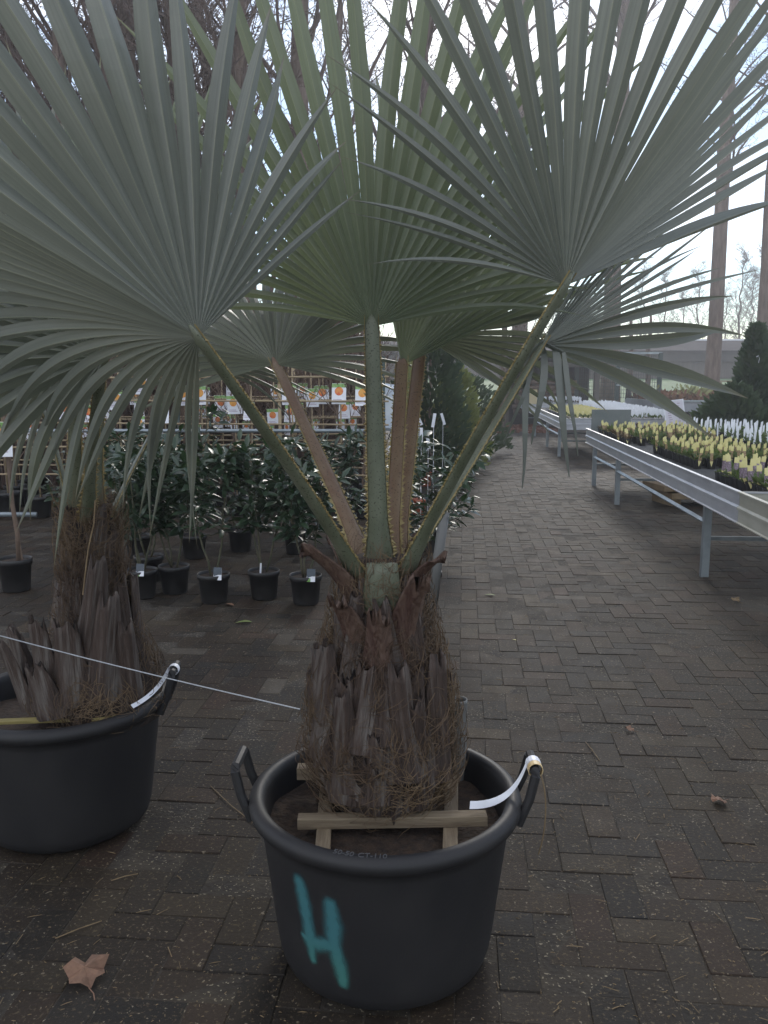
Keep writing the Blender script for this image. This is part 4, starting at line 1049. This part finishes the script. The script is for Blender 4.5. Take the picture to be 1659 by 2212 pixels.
# dark log store
ly = 26.6; x0, x1 = P(1095, 830, ly).x, P(1290, 830, ly).x
t = empty('log_store', ((x0 + x1) / 2, ly, 0), 'dark open wooden shelter for logs at the end of the path', 'shed')
MB().box(((x0 + x1) / 2, ly + 1.1, 1.0), (x1 - x0, .08, 2.0)).build('back_wall', M['dark'], t)
for x in (x0, x1): MB().box((x, ly + .1, 1.0), (.16, .16, 2.0)).build('post', M['shedwall'], t)
MB().box(((x0 + x1) / 2, ly + .45, 2.08), (x1 - x0 + .5, 1.8, .12), rot=Matrix.Rotation(R(-5), 3, 'X')).build('roof', M['shedwall'], t)
MB().box(((x0 + x1) / 2, ly + .05, 1.9), (x1 - x0, .1, .16)).build('beam', M['shedwall'], t)
for row in range(7):
    for c in range(2):
        L = (x1 - x0) * .34; xx = x0 + .3 + L / 2 + c * (L + .03) + rf.uniform(-.08, .08); z = .45 + row * .15
        m = MB(); m.tube([(xx - L / 2, ly + .35, z), (xx, ly + .35, z + rf.uniform(-.03, .03)), (xx + L / 2, ly + .35, z)], [.082, .078, .075], 9)
        tag(m.build('log', M['log'], None, org=(xx, ly + .35, z), smooth=True), 'long brown log lying in the stack under the dark shelter', 'log', 'logs stacked in the shelter')
# dark ground debris at the end of the path
m = MB()
for k in range(260):
    p = V((rf.uniform(2.4, 5.0), rf.uniform(23.5, 27.5), .02)); a = rf.uniform(0, 6.28); L = rf.uniform(.05, .22)
    m.box(p, (L, .05, .05), rz=a)
tag(m.build('leaf_debris', M['rust']), 'brown leaf and wood debris at the end of the path', 'debris', kind='stuff')
# zinc bed with groundcover
by = 25.6; bx0 = P(1414, 830, by).x; bx1 = bx0 + 6.5; bz = .52
t = empty('raised_bed', (bx0, by, bz), 'long raised bed with grey zinc sides at the foot of the thick trunk', 'planter')
MB().box(((bx0 + bx1) / 2, by, bz + .15), (bx1 - bx0, .05, .34)).build('front_side', M['bedside'], t)
MB().box(((bx0 + bx1) / 2, by - .05, bz + .30), (bx1 - bx0, .10, .045)).build('rim', M['steel'], t)
MB().box((bx0, by + 1.5, bz + .15), (.05, 3, .338)).build('end_side', M['bedside'], t)
MB().box(((bx0 + bx1) / 2, by + 1.5, bz + .16), (bx1 - bx0 - .06, 2.95, .2)).build('soil', M['soil'], t)
def tuft_mass(pts, n, size, seed, spread=(.3, .3, .25)):
    r_ = random.Random(seed); m = MB()
    for k in range(n):
        p = V(pts(r_)); d = V((r_.gauss(0, .6), r_.gauss(0, .6), r_.uniform(.1, 1))).normalized(); L = size * r_.uniform(.5, 1.3); sd = d.cross(V((r_.random(), r_.random(), .3))).normalized() * L * .22
        m.add([p - sd * .4, p + sd * .4, p + d * L * .6 + sd, p + d * L, p + d * L * .6 - sd], [(0, 1, 2, 3, 4)])
    return m
tag(tuft_mass(lambda r_: (r_.uniform(bx0 + .1, bx1), by + .1 + 2.6 * r_.random(), bz + .28 + .22 * r_.random() ** 2), 4200, .16, 4).build('groundcover', M['heath']), 'rusty brown groundcover filling the raised bed', 'groundcover', kind='stuff')
hx = P(1500, 830, by + .9).x
o = tuft_mass(lambda r_: (hx + r_.gauss(0, .28), by + .9 + r_.gauss(0, .2), bz + .40 + abs(r_.gauss(0, .12))), 260, .17, 6).build('bright_shrub', M['hosta'], None, org=(hx, by + .9, bz + .3))
tag(o, 'low shrub with bright yellowish leaves in the rusty bed', 'shrub')
# pallet stack
px = P(1592, 830, 30).x; t = empty('pallet_stack', (px, 30, .95), 'small stack of weathered wooden pallets beside the thick trunk', 'pallets')
for lv in range(2):
    for i in range(3): MB().box((px - .75 + .75 * i, 30, 1.03 + lv * .26), (.14, .8, .12)).build('block', M['pallet'], t)
    for i in range(4): MB().box((px, 29.68 + i * .21, 1.12 + lv * .26), (1.8, .14, .035)).build('board', M['pallet'], t)
# conifers at the right edge
def conifer(x, y, z, H, r, label, seed, mt='conifer', n=2600, power=1.0):
    r_ = random.Random(seed); t = empty('conifer', (x, y, z), label, 'conifer'); m = MB()
    MB().tube([(x, y, z), (x, y, z + H * .9)], [.05, .015], 6).build('trunk', M['bark'], t)
    for k in range(n):
        f = r_.random() ** 1.1; a = r_.uniform(0, 6.28); rr = r * (1 - f) ** power * (r_.random() ** .4) * (1 + .18 * math.sin(a * 3 + f * 9)) + .02; p = V((x + rr * math.cos(a), y + rr * math.sin(a), z + .08 + f * H))
        d = V((math.cos(a) * .7, math.sin(a) * .7, r_.uniform(.2, 1.2))).normalized(); L = r_.uniform(.07, .18); sd = d.cross(V((r_.random(), r_.random(), .2))).normalized() * L * .2
        m.add([p, p + d * L * .5 + sd, p + d * L, p + d * L * .5 - sd], [(0, 1, 2, 3)])
    tag(m.build('crown', M[mt], t), kind='stuff')
conifer(P(1628, 830, 14).x, 14, .35, 1.85, .42, 'slim dark conifer with a white tag, behind the white labels', 1, n=3600, power=.8)
conifer(P(1590, 830, 13.6).x, 13.6, .3, .95, .8, 'wide low conifer spreading behind the white labels', 2, n=3600, power=.7)
conifer(P(1690, 830, 14.2).x, 14.2, .4, 1.5, .6, 'rounded green conifer beside the slim dark conifer', 3, n=3000, power=.6, mt='conifer')
m = MB(); q = P(1634, 771, 13.55); m.ribbon([q, q + V((.03, 0, .02)), q + V((.05, 0, -.02)), q + V((.04, 0, -.09))], .035, (.3, 1, .2))
tag(m.build('plant_tag', M['tag'], None, org=q), 'white loop tag hanging at the slim dark conifer', 'tag')

# ------------------------------------------------------------------ middle distance behind the path laurels
conifer(P(930, 830, 12.5).x, 12.5, 0, 2.0, .6, 'dark upright conifer standing behind the petioles beside the path', 4, n=3200, power=.35)
conifer(P(985, 830, 14).x, 14, 0, 1.5, .5, 'yellow green rounded shrub on the path side', 5, mt='yellowshrub', n=1500, power=.5)
conifer(P(1010, 830, 17).x, 17, 0, 1.4, .8, 'green shrub further along the path side', 6, mt='conifer', n=1500, power=.4)
m = MB(); mx = P(888, 830, 11).x; m.tube([(mx, 11, 0), (mx + .02, 11, 1.0), (mx, 11, 2.4), (mx + .04, 11, 4.5)], [.10, .085, .08, .06], 10)
tag(m.build('mossy_trunk', M['moss_post'], None, org=(mx, 11, 0), smooth=True), 'mossy yellow green trunk behind the middle petioles', 'tree')
m = MB(); c = P(838, 880, 9.4); m.box(c, (.24, .18, .5), rot=Matrix.Rotation(R(14), 3, 'Z') @ Matrix.Rotation(R(8), 3, 'Y'), bev=.03)
tag(m.build('plastic_sack', M['plastic_bag'], None, org=c), 'pale blue plastic sack behind the middle petioles', 'sack')
def terra(u, v, r, h, label, plant=True, mt='terra', cat='flowerpot', H=.9, seed=0):
    c = G(u, v); t = empty('flowerpot', c, label, cat, 'terracotta coloured pots behind the laurels'); small_pot(t, c, r, h, mt)
    if plant:
        r_ = random.Random(seed); st = MB(); fo = MB()
        p0 = c + V((0, 0, h * .9)); pts = [p0 + V((r_.gauss(0, .01) * i, r_.gauss(0, .01) * i, H * i / 6)) for i in range(7)]; st.tube(pts, [.009 - .001 * i for i in range(7)], 6)
        for k in range(12):
            p = pts[r_.randrange(1, 7)]; a = r_.uniform(0, 6.28); d = V((math.cos(a), math.sin(a), r_.uniform(-.1, .5))).normalized(); Mx = orient(d, roll=r_.uniform(-.5, .5)); s = r_.uniform(1.6, 2.6)
            fo.add([p + Mx @ (V(v_) * s) for v_ in LLEAF.v], LLEAF.f)
        st.build('stem', M['stem'], t, smooth=True); tag(fo.build('foliage', M['laurel'], t, smooth=True), kind='stuff')
        card(t, p0 + V((.02, -.04, .35)), .3, .2, .035, .14, 'laurel')
    return t
terra(868, 1108, .10, .2, 'terracotta pot with big leaved plant beside the mossy trunk', seed=1)
terra(883, 1060, .10, .19, 'terracotta pot with big leaved plant, further back by the rusty tub', seed=2, H=1.1)
terra(905, 1112, .08, .18, 'small terracotta pot next to another beside the pipe laurel', seed=3, H=.7)
terra(918, 1050, .10, .2, 'terracotta pot beside the rusty tub', seed=4, H=.6)
c = G(968, 985); t = empty('rusty_tub', c, 'wide rusty brown planter heaped with brown foliage beside the path', 'planter')
MB().lathe([(0, .01), (.36, .01), (.42, .05), (.46, .42), (.44, .44), (.42, .40)], c, 30).build('tub_wall', M['rust'], t, smooth=True)
MB().lathe([(0, .39), (.43, .385)], c, 20).build('soil', M['soil'], t)
tag(tuft_mass(lambda r_: (c.x + r_.gauss(0, .2), c.y + r_.gauss(0, .2), .42 + abs(r_.gauss(0, .16))), 700, .16, 9).build('foliage', M['heath'], t), kind='stuff')
for i, (u, v, Y) in enumerate(((905, 905, 10.4), (925, 955, 9.6), (937, 908, 9.8), (868, 948, 9.2), (957, 905, 11.5), (910, 940, 9.3), (846, 958, 9.0))):
    c = P(u, v, Y); m = MB(); h = .16
    m.box(c, (.035, .002, h), rot=Matrix.Rotation(R(-25 + 17 * i % 60), 3, 'Y'))
    m.tube([c + V((0, .004, 0)), V((c.x, Y + .004, 0))], .003, 4)
    tag(m.build('stick_label', M['tag'], None, org=(c.x, Y, 0)), 'white label on a thin stick among the plants beside the rusty tub', 'label', 'white stick labels by the rusty tub')

# ------------------------------------------------------------------ benches
def bench(s0, s1, label, sidem, legs, wd=2.1, hz=.78):
    t = empty('nursery_bench', W(s0, 0, 0), label, 'bench', 'aluminium nursery benches'); Lb = s1 - s0; rz = YARD
    def prof_side(name, a, b_, flip=1):
        # extruded profile from a to b_: lip, upper web, step, lower web
        a, b_ = V(a), V(b_); d = (b_ - a).normalized(); o = V((d.y, -d.x, 0)) * flip
        pr = [(-.012, .0), (.018, .0), (.018, -.010), (.003, -.014), (.003, -.092), (.016, -.104), (.016, -.118), (.006, -.122), (.006, -.196), (.018, -.200), (.018, -.206), (-.006, -.206), (-.006, -.014), (-.012, -.010)]
        m = MB(); k = len(pr); vv = [p + o * -x + V((0, 0, hz + z)) for p in (a, b_) for x, z in pr]
        ff = [(i, (i + 1) % k, k + (i + 1) % k, k + i) for i in range(k)] + [tuple(range(k))[::-1], tuple(range(k, 2 * k))]
        m.add(vv, ff); return m.build(name, M[sidem], t)
    prof_side('side_rail', W(s0, 0, 0), W(s1, 0, 0)); prof_side('side_rail', W(s1, wd, 0), W(s0, wd, 0))
    prof_side('end_rail', W(s1 + .004, 0.02, 0), W(s1 + .004, wd - .02, 0)); prof_side('end_rail', W(s0 - .004, wd - .02, 0), W(s0 - .004, .02, 0))
    m = MB(); zz = .70
    for i in range(int(wd / .06)): m.box(W((s0 + s1) / 2, .03 + i * .06, zz), (.004, Lb - .06, .004), rz=rz)
    for i in range(int(Lb / .045)): m.box(W(s0 + .04 + i * .045, wd / 2, zz + .004), (wd - .04, .004, .004), rz=rz)
    tag(m.build('wire_mesh', M['mesh'], t), kind='stuff')
    for s in [s0 + .9 + i * 1.2 for i in range(int((Lb - .5) / 1.2))]: MB().box(W(s, wd / 2, zz - .03), (wd - .05, .03, .045), rz=rz).build('cross_bar', M['leg'], t)
    for s in legs:
        for nn in (.07, wd - .07):
            MB().box(W(s, nn, .34), (.055, .055, .70), rz=rz, bev=.004).build('leg', M['steel'], t)
        MB().box(W(s, wd / 2, .30), (wd - .2, .03, .03), rz=rz).build('leg_tie', M['leg'], t)
    for a, b_ in zip(legs, legs[1:]):
        for nn in (.065, wd - .065):
            p, q = W(a, nn, .42), W(b_, nn, .40); MB().tube([p, q], .02, 4).build('brace', M['steel'], t)
    return t
bench(0.004, 7.0, 'long aluminium bench with pale clean sides, full of labelled pots', 'alu', [.95, 4.75, 6.6])
bench(-3.4, -.004, 'bench section with yellowish stained sides joined to the clean long bench', 'alu_old', [-2.6, -.6])
bench(10.1, 18.0, 'aluminium bench following behind the grey panel, with few empty places', 'alu', [11.1, 13.5, 16.9])
bench(20.0, 26.0, 'farthest aluminium bench before the log shelter', 'alu', [20.8, 23.0, 25.5])

# potted perennials
def peren_mesh(seed, n, h, mt, spread=.055, w=.3):
    r_ = random.Random(seed); m = MB()
    for k in range(n):
        a = r_.uniform(0, 6.28); rr = spread * r_.random(); p = V((rr * .4 * math.cos(a), rr * .4 * math.sin(a), .072)); d = V((math.cos(a) * r_.uniform(.1, 1), math.sin(a) * r_.uniform(.1, 1), r_.uniform(.4, 1.2))).normalized()
        L = h * r_.uniform(.5, 1.2); sd = d.cross(V((0, 0, 1))).normalized() * L * w * .5
        m.add([p, p + d * L * .5 + sd, p + d * L - V((0, 0, L * .15)), p + d * L * .5 - sd], [(0, 1, 2, 3)])
    return m.mesh('foliage', M[mt])
FOL = {'green': [peren_mesh(1, 26, .10, 'peren'), peren_mesh(2, 22, .13, 'peren', .05, .15)], 'brown': [peren_mesh(3, 26, .10, 'peren_brown'), peren_mesh(4, 20, .12, 'peren_brown', .05, .15)]}
pm = MB(); pm.lathe([(.034, .0), (.046, .078), (.049, .078), (.049, .086), (.045, .086), (.043, .072), (0, .072)], (0, 0, 0), 10, cap_bottom=True)
POT_ME = pm.mesh('perennial_pot', M['black_tray'], smooth=False)
def label_mesh(head, pic, tipm, hw=.021, z0=.05, z1=.20):
    m = MB(); zh = lerp(z0, z1, .72); zt = lerp(z0, z1, .2); y = -.046
    def sl(x0, x1, a, b_, mi, taper=1): m.box((0, y, (a + b_) / 2), (x1 - x0, .0012, b_ - a), mi=mi)
    sl(-hw / 2, hw / 2, zh, z1, 0); sl(-hw * .46, hw * .46, zt, zh, 1)
    m.add([(-hw / 2, y - .0006, zt), (hw / 2, y - .0006, zt), (0, y - .0006, z0 - .02), (-hw / 2, y + .0006, zt), (hw / 2, y + .0006, zt), (0, y + .0006, z0 - .02)], [(0, 2, 1), (3, 4, 5), (0, 3, 5, 2), (1, 2, 5, 4)], 2)
    m.box((hw * .2, y, z1 + .005), (hw * .35, .0012, .01), mi=0)
    return m.mesh('label', [M[head], M[pic], M[tipm]])
LAB = {'yellow': label_mesh('lab_yellow', 'lab_pic', 'lab_yellow', .034, .07, .215), 'ochre': label_mesh('lab_yellow', 'lab_pic2', 'lab_yellow', .027, .05, .19), 'white': label_mesh('lab_white', 'lab_white', 'lab_white', .026, .06, .235)}
rp = random.Random(5)
def block(s0, s1, n0, n1, pitch, lab, fol, label, group, keep=.96, jit=.01):
    s = s0
    while s < s1 - .01:
        n = n0
        while n < n1 - .01:
            if rp.random() < keep:
                o = bpy.data.objects.new('potted_perennial', POT_ME); col.objects.link(o)
                o.location = W(s + rp.uniform(-jit, jit), n + rp.uniform(-jit, jit), .708); o.rotation_euler = (0, 0, YARD + rp.uniform(-.15, .15)); tag(o, label, 'plant', group)
                f = bpy.data.objects.new('foliage', rp.choice(FOL[fol] if fol != 'mix' else FOL['green'] + FOL['brown'])); col.objects.link(f); f.parent = o; f.rotation_euler = (0, 0, rp.uniform(0, 6)); q = rp.uniform(.7, 1.15); f.scale = (q, q, q)
                l_ = bpy.data.objects.new('label', LAB[lab]); col.objects.link(l_); l_.parent = o; l_.rotation_euler = (rp.uniform(-.12, .12), rp.uniform(-.16, .16), rp.uniform(-.35, .35)); l_.location = (0, 0, rp.uniform(-.012, .012))
            n += pitch
        s += pitch
block(.06, 1.15, .20, .95, .115, 'yellow', 'green', 'green perennial with purple picture label headed yellow, at the bench joint', 'perennials at the bench joint')
block(2.1, 3.75, .28, .98, .13, 'ochre', 'green', 'leafy perennial with yellow label in the middle block of the clean bench', 'perennials in the middle bench block')
block(1.0, 2.6, 1.05, 1.85, .18, 'ochre', 'brown', 'withered brown perennial with pale yellow label behind the bench joint', 'withered perennials')
block(4.7, 6.75, .16, 1.25, .17, 'ochre', 'mix', 'perennial with yellow label in the block next to the grey panel', 'perennials beside the grey panel')
block(3.6, 6.95, 1.42, 2.04, .20, 'white', 'green', 'perennial with tall white label along the bank side of the clean bench', 'white labelled perennials')
# trays on the far benches
def tray(s, n, lab, seed, label, group, w=.5, d=.36):
    r_ = random.Random(seed); c = W(s, n, .712); t = empty('plant_tray', c, label, 'plant tray', group)
    MB().box(c + V((0, 0, .035)), (d, w, .07), rz=YARD).build('tray', M['black_tray'], t)
    la = MB(); fo = MB()
    for i in range(5):
        for j in range(4):
            p = W(s - w / 2 + (i + .5) * w / 5, n - d / 2 + (j + .5) * d / 4, .78)
            h = r_.uniform(.10, .13) if lab != 'lab_white' else r_.uniform(.13, .17)
            la.box(p + V((r_.uniform(-.01, .01), 0, h / 2)), (.03, .002, h), rot=Matrix.Rotation(YARD + r_.uniform(-.3, .3), 3, 'Z') @ Matrix.Rotation(r_.uniform(-.12, .12), 3, 'Y'))
            for k in range(5):
                a = r_.uniform(0, 6.28); dd = V((math.cos(a) * .7, math.sin(a) * .7, r_.uniform(.5, 1))).normalized(); L = r_.uniform(.05, .11); sd = dd.cross(V((0, 0, 1))).normalized() * L * .2
                fo.add([p, p + dd * L * .5 + sd, p + dd * L, p + dd * L * .5 - sd], [(0, 1, 2, 3)])
    tag(la.build('labels', M[lab], t), kind='stuff'); tag(fo.build('foliage', M['peren'] if r_.random() < .6 else M['peren_brown'], t), kind='stuff')
k = 0
for s in [10.5 + .55 * i for i in range(8)]:
    for n in (.35, .75): k += 1; tray(s, n, 'lab_yellow', k, 'black tray of perennials with yellow labels on the bench behind the grey panel', 'yellow trays on the second bench')
for s in [10.4 + .55 * i for i in range(12)]:
    for n in (1.3, 1.75): k += 1; tray(s, n, 'lab_white', k, 'black tray of perennials with white labels on the bench behind the grey panel', 'white trays on the second bench')
for s in [20.3 + .6 * i for i in range(8)]:
    for n in (.5, 1.0, 1.5): k += 1; tray(s, n, 'lab_white', k, 'black tray of perennials with white labels on the farthest bench', 'trays on the farthest bench')
# grey panel, sign, pale board, wooden boards under the bench
m = MB(); c = W(6.94, .33, .90); m.box(c, (.55, .02, .30), rz=YARD); tag(m.build('grey_panel', M['grey_board'], None, org=c), 'plain grey green panel standing at the far end of the clean bench', 'panel')
c = W(8.6, 2.02, 0); sp = P(1457, 893, 14.3); t = empty('sheet_sign', (sp.x, sp.y, sp.z - .28), 'tilted white framed paper sign on a stake beside the benches', 'sign')
rot = Matrix.Rotation(R(-6), 3, 'Z') @ Matrix.Rotation(R(-10), 3, 'X') @ Matrix.Rotation(R(-7), 3, 'Y'); MB().box(sp, (.30, .004, .42), rot=rot).build('paper', M['sheet'], t)
for x in (-.155, .155): MB().box(sp + rot @ V((x, 0, 0)), (.022, .014, .45), rot=rot).build('frame_side', M['tag'], t)
for z in (-.215, .215): MB().box(sp + rot @ V((0, 0, z)), (.288, .014, .016), rot=rot).build('frame_bar', M['tag'], t)
m = MB()
for cx_ in (-.075, .07):
    for i in range(9): m.box(sp + rot @ V((cx_ + rf.uniform(-.008, .008), -.0045, .16 - i * .037)), (rf.uniform(.03, .055), .001, .016), rot=rot)
m.build('print', M['ink'], t)
MB().tube([sp + rot @ V((0, .02, -.18)), V((sp.x + .03, sp.y + .05, 0.1))], .012, 6).build('stake', M['steel'], t)
m = MB(); c = W(19.95, .25, .95); m.box(c, (.22, .03, .42), rz=YARD); tag(m.build('pale_board', M['board_pale'], None, org=c), 'upright pale yellow board at the near end of the farthest bench', 'board')
for i, (z, dx, lb) in enumerate(((.05, .1, 'lower flat wooden board under the clean bench'), (.14, 0, 'upper flat wooden board stacked under the clean bench'))):
    m = MB(); c = W(4.9, .95 + dx, z + .08); m.box(c, (.95, .55, .07), rz=YARD + .25, bev=.004); tag(m.build('wooden_board', M['pallet'], None, org=c), lb, 'board', 'boards under the bench')
for dx in (-.3, .3):
    m = MB(); c = W(4.9, .98 + dx, .045); m.box(c, (.12, .5, .095), rz=YARD + .25); tag(m.build('support_block', M['pallet'], None, org=c), 'wooden block carrying the boards under the clean bench', 'block', 'blocks under the boards')

# ------------------------------------------------------------------ added air volume imitating the washed-out veil of lens glare
m = MB(); m.box((5, 34, 12.4), (110, 80, 27))
hz = m.build('flare_veil', [])
hm = bpy.data.materials.new('flare_veil'); hm.use_nodes = True
hn, hl = hm.node_tree.nodes, hm.node_tree.links; hn.clear()
ho = hn.new('ShaderNodeOutputMaterial'); hv = hn.new('ShaderNodeVolumePrincipled')
hv.inputs['Color'].default_value = (.93, .94, 1, 1); hv.inputs['Density'].default_value = .0034; hv.inputs['Anisotropy'].default_value = .6
hl.new(hv.outputs[0], ho.inputs['Volume']); hz.data.materials.append(hm)
tag(hz, 'thin pale volume added over the yard to imitate lens veil glare', 'flare_veil', kind='stuff')
